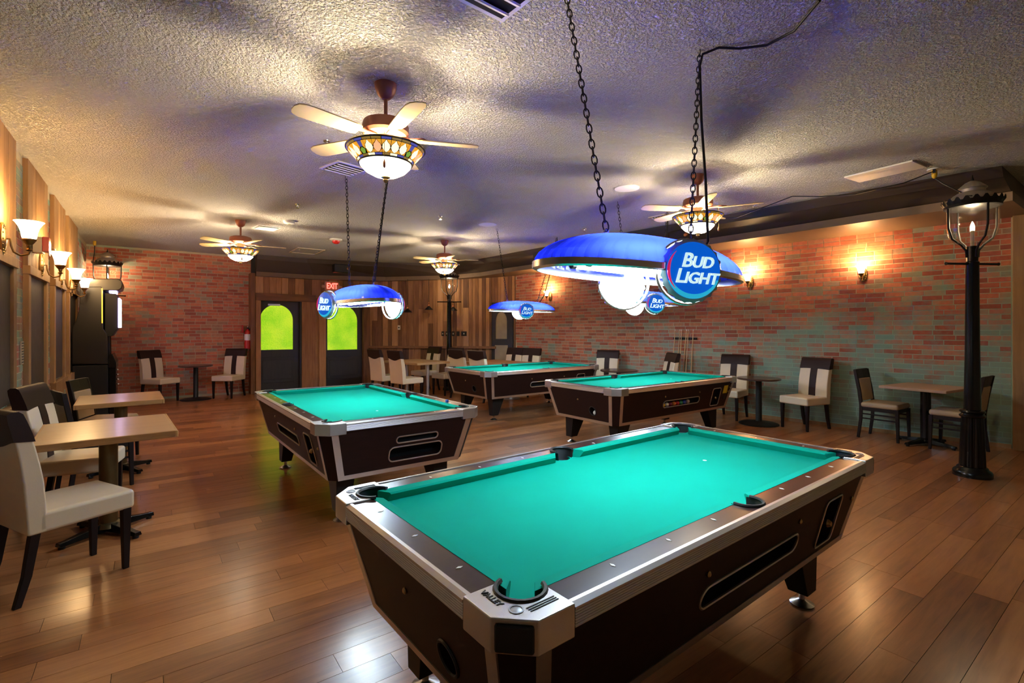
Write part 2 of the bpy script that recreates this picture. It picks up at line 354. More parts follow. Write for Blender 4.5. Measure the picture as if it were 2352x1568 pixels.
def text_mesh(body, size, extrude, mt, shear=0.0, offset=0.0, small=None, align='CENTER', spacing=1.0):
    cu = bpy.data.curves.new('lettering', 'FONT'); cu.body = body; cu.size = size; cu.extrude = extrude; cu.shear = shear; cu.offset = offset
    cu.align_x = align; cu.align_y = 'CENTER'; cu.space_character = spacing; cu.resolution_u = 3
    if small:
        cu.small_caps_scale = small
        for i, ch in enumerate(body):
            if ch.islower(): cu.body_format[i].use_small_caps = True
    to = bpy.data.objects.new('lettering_tmp', cu); col.objects.link(to)
    dg = bpy.context.evaluated_depsgraph_get(); me = bpy.data.meshes.new_from_object(to.evaluated_get(dg))
    bpy.data.objects.remove(to); bpy.data.curves.remove(cu)
    me.materials.clear(); me.materials.append(mt); me.name = 'lettering'
    return me
def link_mesh(name, me, parent=None, mtx=None):
    o = bpy.data.objects.new(name, me); col.objects.link(o); o.parent = parent
    if mtx is not None: o.matrix_local = mtx
    return o
UNIT = {}
def unit_box(mt, key):
    if key not in UNIT: UNIT[key] = MB().box((0, 0, 0), (1, 1, 1)).mesh(key, mt, smooth=False)
    return UNIT[key]
def rnd_joined(name, boxes, mt, parent):
    """many small boxes in one mesh, each with its own random value for the material"""
    b = MB(); vals = []
    for c, d, rz in boxes:
        b.box(c, d, rz if rz else None); vals += [random.random()] * 24
    o = b.build(name, mt, parent, smooth=False)
    at = o.data.attributes.new('rnd', 'FLOAT', 'CORNER'); at.data.foreach_set('value', vals)
    o['kind'] = 'stuff'; return o

# ------------------------------------------------------------------ room shell
CEIL = 3.15
def wx(y): return 8.62 - 0.126 * (y - 1.0)            # the right wall runs slightly out of square
RW_ANG = math.atan2(1.0, -0.126)                       # direction of the wall, near -> far
fl = MB().box((3.9, 5.0, -0.057), (12.0, 17.0, 0.10)).build('floor', M['floor_gap'], smooth=False)
struct(fl, 'brown plank floor of the pool hall')
ce = MB().box((3.9, 5.0, CEIL + 0.05), (12.0, 17.0, 0.10)).build('ceiling', M['ceiling'], smooth=False)
struct(ce, 'textured popcorn ceiling over the pool hall')
# floor boards, running along the short side of the room
PW, PL = 0.145, 1.22
boards = []
row = 0; y = -2.5
while y < 12.9:
    x = -1.1 - random.random() * PL
    while x < 9.4:
        x0, x1 = max(x, -1.1), min(x + PL, 9.4)
        if x1 - x0 > 0.05:
            cxm, cym = (x0 + x1) / 2, y + PW / 2
            d = depth_of(cxm, cym); l = cxm * RT[0] + cym * RT[1]
            vis = 0
            if d > 0.6:
                u = CX + FPX * l / d; v = Y0 + FPX * CAMH / d
                if -150 < u < 2500 and v < 1660 and not (cxm > wx(cym) + 0.3): vis = 1.0 / d ** 3
            boards.append((vis, x0, x1, y))
        x += PL
    y += PW; row += 1
boards.sort(key=lambda t: -t[0])
rest = []
pm = unit_box(M['floor'], 'floor_board')
for i, (vis, x0, x1, y) in enumerate(boards):
    c = ((x0 + x1) / 2, y + PW / 2, -0.0035); dd = (x1 - x0 - 0.002, PW - 0.002, 0.007)
    if i < 300 and vis > 0:
        o = link_mesh('floor_board', pm, fl); o.location = c; o.scale = dd
    else: rest.append((c, dd, 0))
rnd_joined('floor_boards', rest, M['floor'], fl)

def brick_wall(wall, p0, direction, length, z0, z1, normal, mt, thick=0.005, skip=None, maxn=300, bl=0.215, bh=0.0668, jt=0.010):
    """bricks proud of a mortar wall; p0 = start of the wall at floor level, on the mortar face"""
    t = Vector((math.cos(direction), math.sin(direction), 0)); nv = Vector((normal[0], normal[1], 0))
    lst = []
    rows = int((z1 - z0) / bh)
    for r in range(rows):
        s = -(bl / 2 if r % 2 else 0) - 0.03 * random.random()
        zc = z0 + (r + 0.5) * bh
        while s < length:
            L = bl * random.choice((1, 1, 1, 1, 1, 0.5)) if random.random() < 0.25 else bl
            a, e = max(s, 0), min(s + L, length)
            if e - a > 0.04 and not (skip and skip((a + e) / 2, zc)):
                c = Vector(p0) + t * ((a + e) / 2) + nv * (thick / 2 - 0.002); c.z = zc
                d = depth_of(c.x, c.y); l = c.x * RT[0] + c.y * RT[1]
                u = CX + FPX * l / d if d > 0.3 else 9999
                vis = (e - a) / d ** 2 if -30 < u < 2380 else 0
                lst.append((vis, c, (e - a - jt, thick + 0.003 * random.random(), bh - jt)))
            s += L
    lst.sort(key=lambda q: -q[0])
    bm_ = unit_box(mt, 'brick_' + mt.name)
    rest = []
    for i, (vis, c, dd) in enumerate(lst):
        if i < maxn and vis > 0:
            o = link_mesh('brick', bm_, wall); o.location = c; o.scale = dd; o.rotation_euler = (0, 0, direction)
        else: rest.append((tuple(c), dd, direction))
    if rest: rnd_joined('bricks', rest, mt, wall)

# right brick wall
ang = RW_ANG
pA = Vector((wx(-2.0), -2.0, 0)); pB = Vector((wx(10.0), 10.0, 0)); L_r = (pB - pA).length
nr = Vector((-math.sin(ang), math.cos(ang), 0))        # into the room
wr = MB().box((pA + pB) / 2 - nr * 0.075 + Vector((0, 0, 1.575)), (L_r, 0.15, 3.15), ang).build('wall_right', M['mortar_r'], smooth=False)
struct(wr, 'long brick wall with green wash and three lit sconces')
pS = Vector((wx(1.235), 1.235, 0))
brick_wall(wr, pS, ang, (pB - pS).length, 0.06, 2.93, nr, M['brick_r'])
# left wall
wl = MB().box((-1.075, 5.0, 1.575), (0.15, 16.0, 3.15)).build('wall_left', M['mortar_r'], smooth=False)
struct(wl, 'left wall with brick strips between boarded windows')
UN = [(4.75, 6.15), (6.70, 7.85), (8.32, 9.35), (9.72, 10.85)]
def lskip(s, z):
    y = -2.9 + s
    return any(a + 0.08 < y < b - 0.08 for a, b in UN)
brick_wall(wl, (-1.0, -2.9, 0), PI / 2, 15.6, 0.06, 3.13, (1, 0), M['brick_l'], skip=lskip)
o = MB().box((4.0, -2.075, 1.575), (10.2, 0.15, 3.15)).build('wall_front', M['mortar_b'], smooth=False); struct(o, 'plain tan wall behind the viewpoint')
# far brick wall, left of the doors
wb = MB().box((0.45, 12.83, 1.575), (3.0, 0.15, 3.15)).build('wall_back_brick', M['mortar_b'], smooth=False)
struct(wb, 'red brick wall at the far end beside the wooden doors')
brick_wall(wb, (-1.05, 12.755, 0), 0.0, 2.98, 0.04, 3.13, (0, -1), M['brick_b'], bl=0.208)

# wooden end wall (with the two green doors) and the slanted wooden wall
class WallFrame:
    """s along the wall, z up, o = out of the wall into the room"""
    def __init__(s, A, B):
        s.A = Vector((A[0], A[1], 0)); s.B = Vector((B[0], B[1], 0)); s.L = (s.B - s.A).length; s.t = (s.B - s.A) / s.L
        s.n = Vector((s.t.y, -s.t.x, 0)); s.ang = math.atan2(s.t.y, s.t.x)
    def pt(s, a, z, o=0.0): p = s.A + s.t * a + s.n * o; return Vector((p.x, p.y, z))
    def at(s, u, v):
        r = ray(u); # depth where the ray meets the wall
        d = (s.A.x * s.t.y - s.A.y * s.t.x) / (r[0] * s.t.y - r[1] * s.t.x)
        p = Vector((r[0] * d, r[1] * d, 0)); return (p - s.A).dot(s.t), CAMH - (v - Y0) / FPX * d
    def box(s, mb, a0, a1, z0, z1, o0, o1):
        return mb.box(s.pt((a0 + a1) / 2, (z0 + z1) / 2, (o0 + o1) / 2), (a1 - a0, o1 - o0, z1 - z0), s.ang)
    def piece(s, key, mt, name, parent, a0, a1, z0, z1, o0, o1):
        o = link_mesh(name, unit_box(mt, key), parent); o.location = s.pt((a0 + a1) / 2, (z0 + z1) / 2, (o0 + o1) / 2); o.scale = (a1 - a0, abs(o1 - o0), z1 - z0); o.rotation_euler = (0, 0, s.ang); return o
W1 = WallFrame((1.88, 12.52), (4.72, 12.62)); W2 = WallFrame((4.72, 12.62), (7.50, 10.02))
ww = W1.box(MB(), 0, W1.L, 0, 3.15, -0.16, -0.06).build('wall_back_wood', M['door_dark'], smooth=False)
struct(ww, 'end wall clad in reclaimed boards around two dark doors')
W1.piece('barn_board', M['barn'], 'corner_board', ww, -0.03, 0.06, 0, 2.75, -0.25, 0.03)
wd = W2.box(MB(), 0, W2.L, 0, 3.15, -0.12, -0.02).build('wall_diagonal', M['door_dark'], smooth=False)
struct(wd, 'slanted wall of vertical reclaimed boards behind the dining tables')
def planks(W, wall, a0, a1, z0, z1, holes=(), wmin=0.09, wmax=0.2, joints=True, o=0.0):
    a = a0
    while a < a1 - 0.02:
        w = min(random.uniform(wmin, wmax), a1 - a)
        segs = [(z0, z1)]
        if joints and z1 - z0 > 1.2 and random.random() < 0.75:
            zj = random.uniform(z0 + 0.4, z1 - 0.4); segs = [(z0, zj), (zj, z1)]
        for (q0, q1) in segs:
            for (h0, h1, hz0, hz1) in holes:
                if a + w / 2 > h0 and a + w / 2 < h1:
                    if q0 >= hz0 and q1 <= hz1: q1 = q0
                    elif q0 < hz1 and q1 > hz1 and q0 >= hz0 - 0.01: q0 = hz1
                    elif q1 > hz0 and q0 < hz0: q1 = hz0
            if q1 - q0 > 0.03:
                W.piece('barn_board', M['barn'], 'board', wall, a + 0.002, a + w - 0.002, q0 + 0.001, q1 - 0.001, o - 0.03, o + random.uniform(0.0, 0.012))
        a += w
s_ = lambda u, W=W1: W.at(u, 800)[0]
D1 = (s_(598), s_(690)); D2 = (s_(747), s_(833))
planks(W1, ww, 0.02, W1.L, 2.26, 2.75, joints=False, wmin=0.12, wmax=0.22)
planks(W1, ww, 0.06, D1[0] - 0.02, 0, 2.26, joints=False)
planks(W1, ww, D1[1] + 0.05, D2[0] - 0.02, 0, 2.26, joints=False, wmin=0.2, wmax=0.3)
planks(W1, ww, D2[1] + 0.02, W1.L, 0, 2.26, joints=False)
# heavy door surrounds
tr = empty('trim_1'); struct(tr, 'rough timber beams framing the two far doors')
for (a0, a1, z0, z1, k) in [(D1[0] - 0.10, D1[0], 0, 2.13, 1), (D1[1] + 0.02, D1[1] + 0.34, 0, 2.13, 1), (D2[0] - 0.16, D2[0], 0, 2.11, 1), (D2[1], D2[1] + 0.18, 0, 2.11, 1)]:
    W1.piece('barn_post', M['barn'], 'post', tr, a0, a1, z0, z1, -0.04, 0.06)
W1.piece('barn_beam', M['barn_h'], 'beam', tr, D1[0] - 0.10, D1[1] + 0.34, 2.13, 2.30, -0.04, 0.075)
W1.piece('barn_beam', M['barn_h'], 'beam', tr, D2[0] - 0.30, D2[1] + 0.22, 2.11, 2.24, -0.04, 0.055)
def green_door(n, W, a0, a1, ztop, pu0, pu1, pv0, pv1, label, pane_mat, rec=-0.05):
    d = empty('door_%d' % n); struct(d, label)
    p0, zt = W.at(pu0, pv0); p1, zb = W.at(pu1, pv1)
    zt = W.at(pu0, pv0)[1]; r = (p1 - p0) / 2; cx_ = (p0 + p1) / 2
    zs = zt - r if n != 3 else zt - r * 1.6
    arc = lambda k: (cx_ - r * math.cos(PI * k / 16), zs + (zt - zs) * math.sin(PI * k / 16))
    th0, th1 = rec - 0.03, rec + 0.012
    b = MB()
    W.box(b, a0, p0, 0, ztop, th0, th1); W.box(b, p1, a1, 0, ztop, th0, th1); W.box(b, p0, p1, 0, zb, th0, th1)
    for k in range(16):                                       # spandrel above the arch
        (x0, q0), (x1, q1) = arc(k), arc(k + 1)
        b.add([W.pt(x0, q0, th1), W.pt(x1, q1, th1), W.pt(x1, ztop, th1), W.pt(x0, ztop, th1), W.pt(x0, q0, th0), W.pt(x1, q1, th0)],
              [(0, 1, 2, 3), (0, 4, 5, 1)])
    b.build('door_leaf', M['door_dark'], d, smooth=False)
    pts = [arc(k) for k in range(17)]
    vs = [W.pt(p0, zb, th1 - 0.02)] + [W.pt(x, z, th1 - 0.02) for x, z in pts] + [W.pt(p1, zb, th1 - 0.02)]
    MB().add(vs, [tuple(range(len(vs)))]).build('pane', pane_mat, d, smooth=False)
    # raised panel below
    if n < 3:
        q = MB(); W.box(q, p0 - 0.02, p1 + 0.02, 0.22, zb - 0.17, th1, th1 + 0.012); q.build('lower_panel', M['door_dark'], d, smooth=False, bevel=0.01)
        q = MB(); W.box(q, p0 + 0.05, p1 - 0.05, 0.30, zb - 0.25, th1 + 0.012, th1 + 0.02); q.build('lower_panel', M['door_dark'], d, smooth=False, bevel=0.006)
    else:
        q = MB(); W.box(q, p0 - 0.02, p1 + 0.02, zb - 0.75, zb - 0.16, th1 - 0.02, th1 + 0.003); q.build('pane', pane_mat, d, smooth=False)
    return d
d1 = green_door(1, W1, D1[0], D1[1], 2.13, 598, 674, 698, 802, 'dark door with arched lime green window beside the brick wall', M['green_pane'])
b = MB(); W1.box(b, D1[0] + 0.16, D1[0] + 0.42, 2.02, 2.06, -0.02, 0.02); b.build('door_closer', M['alu'], d1, smooth=False)
W1.piece('jamb', M['door_dark'], 'jamb', d1, D1[1] - 0.02, D1[1] + 0.03, 0, 2.13, -0.05, 0.03)
green_door(2, W1, D2[0], D2[1], 2.11, 753, 822, 700, 802, 'dark door with arched lime green window behind the hanging beer lamp', M['green_pane'])
# slanted wall boards, ledge, third door
e0, e1 = W2.at(1131, 800)[0], W2.at(1178, 800)[0]
planks(W2, wd, 0.0, W2.at(1085, 800)[0], 0.0, 0.98, wmin=0.1, wmax=0.18, joints=False)
planks(W2, wd, 0.0, W2.at(1085, 800)[0], 1.03, 2.86, wmin=0.09, wmax=0.17)
planks(W2, wd, W2.at(1085, 800)[0], e0 - 0.02, 0.0, 2.86, wmin=0.07, wmax=0.12, joints=False, o=-0.01)
planks(W2, wd, e0 - 0.02, e1 + 0.02, 2.15, 2.86, wmin=0.07, wmax=0.12, joints=False, o=-0.01)
planks(W2, wd, e1 + 0.02, W2.L, 0, 2.86, wmin=0.07, wmax=0.12, joints=False, o=-0.01)
lg = MB(); W2.box(lg, -0.05, W2.at(1162, 800)[0] - 0.25, 0.975, 1.035, -0.02, 0.13)
lg = lg.build('trim_2', M['barn_h'], smooth=False, bevel=0.004); struct(lg, 'narrow wooden drink ledge along the slanted board wall')
green_door(3, W2, e0, e1, 2.15, 1139, 1165, 716, 778, 'dark narrow door with arched pale window next to the brick wall', M['pale_pane'], rec=0.03)

# brown cove running along the ceiling above the end walls and the brick wall
TOP = [(1.95, 12.28, CEIL), (3.0, 12.28, CEIL), (4.72, 11.88, CEIL), (5.7, 11.25, CEIL), (6.12, 10.7, CEIL), (6.36, 10.0, CEIL), (6.42, 8.5, CEIL), (6.62, 5.8, CEIL), (6.85, 3.2, CEIL), (7.02, 1.08, CEIL)]
LIP = [(1.95, 12.45, 2.68), (3.2, 12.45, 2.68), (4.9, 12.20, 2.72), (6.2, 11.10, 2.75), (6.68, 10.35, 2.79), (6.95, 9.4, 2.84), (7.3, 6.3, 2.86), (7.42, 4.1, 2.86), (7.46, 2.5, 2.86), (7.5, 1.08, 2.86)]
WAL = [(1.95, 12.62, 2.68), (3.2, 12.66, 2.68), (4.78, 12.66, 2.72), (6.4, 11.15, 2.75), (7.1, 10.45, 2.79), (7.6, 9.7, 2.84), (wx(6.3), 6.3, 2.86), (wx(4.1), 4.1, 2.86), (wx(2.5), 2.5, 2.86), (wx(1.08), 1.08, 2.86)]
cv = empty('trim_3'); struct(cv, 'dark brown sloped cove along the ceiling edge')
b = MB()
def mix3(p, q, t): return tuple(p[i] * (1 - t) + q[i] * t for i in range(3))
rows = []
for p, q, w in zip(TOP, LIP, WAL):
    m1 = mix3(p, q, 0.18); m1 = (m1[0], m1[1], p[2] - 0.10)
    rows.append([p, m1, mix3(p, (q[0], q[1], q[2] + 0.10), 0.22), (q[0], q[1], q[2] + 0.10)])
b.loft(rows, cap=False, closed=False)
b.add([TOP[-1], rows[-1][1], rows[-1][3], LIP[-1], WAL[-1], (WAL[-1][0], WAL[-1][1], CEIL)], [(0, 1, 2, 3, 4, 5)])
b.add([TOP[0], rows[0][1], rows[0][3], LIP[0], WAL[0], (WAL[0][0], WAL[0][1], CEIL)], [(5, 4, 3, 2, 1, 0)])
b.build('fascia', M['cove'], cv, smooth=False)
b = MB(); rows = []
def outw(i, o):
    p, w = LIP[i], WAL[i]; dx, dy = p[0] - w[0], p[1] - w[1]; l = math.hypot(dx, dy) or 1
    return (p[0] + dx / l * o, p[1] + dy / l * o)
for i, (q, w) in enumerate(zip(LIP, WAL)):
    if i == len(LIP) - 1: q = (q[0], q[1] - 0.015, q[2]); w = (w[0], w[1] - 0.015, w[2])
    ox = outw(i, 0.03)
    if i == len(LIP) - 1: ox = (ox[0], ox[1] - 0.015)
    rows.append([(ox[0], ox[1], q[2] + 0.10), (ox[0], ox[1], q[2]), (w[0], w[1], w[2]), (w[0], w[1], w[2] + 0.10)])
for i in range(len(rows) - 1):                                 # one lip board per stretch
    MB().loft([rows[i], rows[i + 1]]).build('lip_board', M['cove_lip'], cv, smooth=False)
# wooden post where the brick ends
pz = Vector((wx(1.125), 1.125, 0))
b = MB().box(pz + nr * 0.05 + Vector((0, 0, 1.43)), (0.20, 0.14, 2.86), ang)
o = b.build('trim_4', M['weathered'], smooth=False, bevel=0.006); struct(o, 'weathered timber post ending the long brick wall')
b = MB().box((pS + pB) / 2 + nr * 0.012 + Vector((0, 0, 0.025)), ((pB - pS).length, 0.024, 0.05), ang)
o = b.build('baseboard_right', M['weathered'], smooth=False); struct(o, 'low wooden baseboard under the long brick wall')

# boarded windows on the left wall
SILL, HEAD = 0.80, 2.06
WL = ['boarded window nearest the front with a lit sconce above its head', 'boarded window with a red alarm box on its head boards', 'third boarded window along the left wall', 'boarded window beside the black arcade cabinet']
for i, (a, e) in enumerate(UN):
    w = empty('window_%d' % (i + 1), (-1.0, (a + e) / 2, 0)); struct(w, WL[i])
    hw = (e - a) / 2
    MB().box((0.012, 0, (SILL + HEAD) / 2), (0.02, 2 * hw - 0.16, HEAD - SILL - 0.06)).build('dark_panel', M['chalkboard'], w, smooth=False)
    for sgn in (-1, 1):
        MB().box((0.024, sgn * (hw - 0.055), (SILL + HEAD) / 2), (0.048, 0.11, HEAD - SILL)).build('post', M['weathered'], w, smooth=False, bevel=0.004)
    MB().box((0.03, 0, HEAD), (0.06, 2 * hw + 0.02, 0.085)).build('head_rail', M['weathered'], w, smooth=False, bevel=0.004)
    MB().box((0.033, 0, SILL - 0.07), (0.066, 2 * hw + 0.04, 0.16)).build('sill', M['weathered'], w, smooth=False, bevel=0.004)
    k = 0; yy = -hw
    while yy < hw - 0.02:
        ww_ = min(random.uniform(0.13, 0.24), hw - yy)
        MB().box((0.020 + 0.004 * random.random(), yy + ww_ / 2, (HEAD + 0.04 + CEIL) / 2), (0.04, ww_ - 0.004, CEIL - HEAD - 0.04)).build('head_board', M['weathered'], w, smooth=False)
        yy += ww_
    yy = -hw
    while yy < hw - 0.02:
        ww_ = min(random.uniform(0.10, 0.16), hw - yy)
        MB().box((0.015, yy + ww_ / 2, (SILL - 0.15) / 2), (0.03, ww_ - 0.004, SILL - 0.15)).build('apron_board', M['weathered'], w, smooth=False)
        yy += ww_

# ------------------------------------------------------------------ pool tables
def stadium(w, h, n=6, r=None):
    """rounded outline (s, z) centred on the origin"""
    r = min(w, h) / 2 if r is None else r
    out = []
    for cx_, cz_, a0 in ((w / 2 - r, h / 2 - r, 0), (-w / 2 + r, h / 2 - r, PI / 2), (-w / 2 + r, -h / 2 + r, PI), (w / 2 - r, -h / 2 + r, 1.5 * PI)):
        for k in range(n + 1):
            a = a0 + PI / 2 * k / n; out.append((cx_ + r * math.cos(a), cz_ + r * math.sin(a)))
    return out
def cut_with(ob, cutter, mt):
    oc = cutter.build('cutter', M['black'], None, smooth=False)
    md = ob.modifiers.new('cut', 'BOOLEAN'); md.object = oc; md.operation = 'DIFFERENCE'; md.solver = 'EXACT'
    dg = bpy.context.evaluated_depsgraph_get(); dg.update()
    me = bpy.data.meshes.new_from_object(ob.evaluated_get(dg)); ob.modifiers.clear(); ob.data = me
    bpy.data.objects.remove(oc)
def pool_table(cx_, cy_, rz, L, W, label, letters=False, foot_detail=True, opened=False):
    t = empty('pool_table', (cx_, cy_, 0), rz, label, 'pool table')
    hx, hy = L / 2, W / 2; ZT, ZB, ZC = 0.803, 0.36, 0.736; INS, CH = 0.095, 0.075
    bx, by = hx - 0.018, hy - 0.018
    def oct_(ax, ay, z, c=CH): return [(ax - c, -ay, z), (ax, -ay + c, z), (ax, ay - c, z), (ax - c, ay, z), (-ax + c, ay, z), (-ax, ay - c, z), (-ax, -ay + c, z), (-ax + c, -ay, z)]
    body = MB().loft([oct_(bx - INS, by - INS, ZB, CH * 0.8), oct_(bx, by, ZC)])
    def half(z): return INS * (ZC - z) / (ZC - ZB)
    def side(face, s, z, o=0.0):
        k = half(z)
        if face == '-y': return Vector((s, -(by - k) - o, z))
        if face == '+y': return Vector((-s, (by - k) + o, z))
        if face == '-x': return Vector((-(bx - k) - o, -s, z))
        return Vector(((bx - k) + o, s, z))
    # openings: (face, s, z, outline, depth)
    holes = [('-y', 0.02, 0.545, stadium(0.78, 0.085), 0.07), ('-y', hx * 0.62, 0.545, stadium(0.20, 0.24, r=0.03), 0.05),
             ('-x', 0.20, 0.50, stadium(0.105, 0.105), 0.10), ('+x', 0.10, 0.615, stadium(0.36, 0.052), 0.05), ('+x', 0.10, 0.50, stadium(0.46, 0.115, r=0.04), 0.12)]
    cut = MB()
    for face, s, z, ol, dep in holes:
        cut.loft([[side(face, s + a, z + b_, 0.03) for a, b_ in ol], [side(face, s + a, z + b_, -dep) for a, b_ in ol]])
    ob = body.build('cabinet', M['laminate'], None, smooth=False)
    px, py, R = hx - 0.080, hy - 0.080, 0.052; sp = hy - 0.088; SR = 0.056
    cut_with(ob, cut, None); ob.parent = t
    for i, (face, s, z, ol, dep) in enumerate(holes):
        nm = ['ball_window_frame', 'coin_door_frame', 'ball_return_ring', 'slot_frame', 'rack_frame'][i]
        MB().tube([side(face, s + a, z + b_, 0.002) for a, b_ in ol], 0.006, 6, closed=True).build(nm, M['rubber'] if i == 2 else M['alu'], t)
        if i != 0:
            MB().add([side(face, s + a * 0.99, z + b_ * 0.99, -dep + 0.004) for a, b_ in ol], [tuple(range(len(ol)))]).build(['', 'coin_door', 'return_back', 'slot_back', 'rack_back'][i], M['black'], t, smooth=False)
        else:
            MB().add([side(face, s + a * 0.99, z + b_ * 0.99, -0.066) for a, b_ in ol], [tuple(range(len(ol)))]).build('window_back', M['rubber'], t, smooth=False)
    MB().lathe([(0.012, 0), (0.02, 0.02), (0.012, 0.035)], 10, tuple(side('-y', hx * 0.62 + 0.01, 0.53, -0.02)), 'Y').build('coin_handle', M['dark_brass'], t)
    for s_, z_, f_ in ((-0.36, 0.645, '-y'), (0.38, 0.645, '-y'), (-0.02, 0.62, '-x'), (hx - 0.2, 0.60, '-y')):
        p = side(f_, s_, z_, 0.0)
        b = MB().lathe([(0.011, -0.004), (0.011, 0.006), (0.006, 0.01)], 10, (0, 0, 0), 'Y')
        o = b.build('lock', M['dark_brass'], t, xf=Matrix.Translation(p) @ (Matrix.Rotation(-PI / 2, 4, 'Z') if f_ == '-x' else Matrix.Identity(4)))
    # metal corner strips and bottom trims
    lo, hi = oct_(bx - INS, by - INS, ZB, CH * 0.8), oct_(bx, by, ZC)
    for i in range(8):
        p0, p1 = Vector(lo[i]), Vector(hi[i])
        j = (i + 1) % 8 if i % 2 == 1 else (i - 1) % 8         # neighbour along the long face
        d0 = (Vector(lo[j]) - p0).normalized(); d1_ = (Vector(hi[j]) - p1).normalized()
        c2 = (Vector((p0.x, p0.y, 0))).normalized() * 0.004
        w = 0.045
        a, bq, c_, d_ = p0 + c2 - d0 * 0.004, p1 + c2 - d0 * 0.004, p1 + d1_ * w + c2, p0 + d0 * w + c2
        MB().loft([[a, d_, d_ - c2 * 3, a - c2 * 3], [bq, c_, c_ - c2 * 3, bq - c2 * 3]]).build('corner_strip', M['alu'], t, smooth=False)
    for i in (1, 3, 5, 7):
        j = (i + 1) % 8
        p0, p1 = Vector(lo[i]), Vector(lo[j]); u1, u2 = Vector(hi[i]), Vector(hi[j])
        out = Vector(((p0 + p1).x, (p0 + p1).y, 0)).normalized() * 0.004
        k = 0.09
        q0, q1 = p0 + (u1 - p0) * k, p1 + (u2 - p1) * k
        MB().loft([[p0 + out, q0 + out, q0 - out, p0 - out], [p1 + out, q1 + out, q1 - out, p1 - out]]).build('bottom_trim', M['alu'], t, smooth=False)
    # bed with pocket bites
    px, py, R = hx - 0.080, hy - 0.080, 0.052
    sp = hy - 0.088; SR = 0.056
    def arc(c, r, a0, a1, n=10): return [(c[0] + r * math.cos(a0 + (a1 - a0) * k / n), c[1] + r * math.sin(a0 + (a1 - a0) * k / n)) for k in range(n + 1)]
    ex, ey = hx - 0.045, hy - 0.045
    bedo = MB().box((0, 0, 0.746), (2 * ex, 2 * ey, 0.022)).build('cloth_bed', M['felt'], None, smooth=False)
    pk = MB()
    for sx in (-1, 1):
        for sy in (-1, 1): pk.lathe([(R, 0.60), (R, 0.90)], 24, (sx * px, sy * py, 0))
        pk.lathe([(SR - 0.004, 0.60), (SR - 0.004, 0.90)], 24, (0, sx * (sp + 0.012), 0))
    cut_with(bedo, pk, None); bedo.parent = t
    MB().lathe([(0.011, 0.7571), (0.011, 0.7576)], 16, (hx * 0.47, 0, 0)).build('foot_spot', M['white'], t, smooth=False)
    # long rails with pocket bite, short rails
    RWD = 0.102; CAP = 0.19
    for sg in (-1, 1):
        o_ = [(-hx + CAP, sg * hy), (hx - CAP, sg * hy), (hx - CAP, sg * (hy - RWD)), (SR + 0.012, sg * (hy - RWD))]
        o_ += [(x, y_ if sg > 0 else -y_) for x, y_ in arc((0, sp), SR + 0.012, -0.2, PI + 0.2, 12)]
        o_ += [(-SR - 0.012, sg * (hy - RWD)), (-hx + CAP, sg * (hy - RWD))]
        if sg < 0: o_ = o_
        MB().prism(o_ if sg < 0 else o_[::-1], 0.737, 0.80).build('rail', M['laminate_top'], t, smooth=False)
        q = MB().box((sg * (hx - RWD / 2), 0, 0.7685), (RWD, W - 2 * CAP, 0.063)); q.build('rail', M['laminate_top'], t, smooth=False)
        # ribbed metal edge bands
        for face in ('y', 'x'):
            ln = (L if face == 'y' else W) - 2 * CAP
            b = MB()
            prof = [(-0.006, 0.746), (0.010, 0.746)] + [(0.010 - 0.0016 * (k % 2), 0.749 + 0.0034 * k) for k in range(13)] + [(0.010, 0.796), (-0.004, 0.8035), (-0.016, 0.8035), (-0.016, 0.79)]
            if face == 'y': r0 = [(-ln / 2, sg * (hy + a), z) for a, z in prof]; r1 = [(ln / 2, sg * (hy + a), z) for a, z in prof]
            else: r0 = [(sg * (hx + a), -ln / 2, z) for a, z in prof]; r1 = [(sg * (hx + a), ln / 2, z) for a, z in prof]
            b.loft([r0, r1]); b.build('edge_band', M['alu'], t, smooth=False)
    # cushions
    def cushion(p, q, inward):
        p, q, n_ = Vector((p[0], p[1], 0)), Vector((q[0], q[1], 0)), Vector((inward[0], inward[1], 0))
        d = (q - p).normalized()
        def ring(e, sgn): 
            return [e + Vector((0, 0, 0.801)), e + n_ * 0.040 + d * sgn * 0.035 + Vector((0, 0, 0.797)), e + n_ * 0.047 + d * sgn * 0.04 + Vector((0, 0, 0.790)), e + n_ * 0.030 + d * sgn * 0.025 + Vector((0, 0, 0.758)), e + Vector((0, 0, 0.758))]
        MB().loft([ring(p, 1), ring(q, -1)]).build('cushion', M['felt'], t, smooth=False)
    yi, xi = hy - RWD, hx - RWD
    for sg in (-1, 1):
        cushion((SR + 0.012, sg * yi), (hx - 0.155, sg * yi), (0, -sg)); cushion((-SR - 0.012, sg * yi), (-hx + 0.155, sg * yi), (0, -sg))
        cushion((sg * xi, -hy + 0.155), (sg * xi, hy - 0.155), (-sg, 0))
    # pockets, liners, corner caps
    k_cap = 0.19
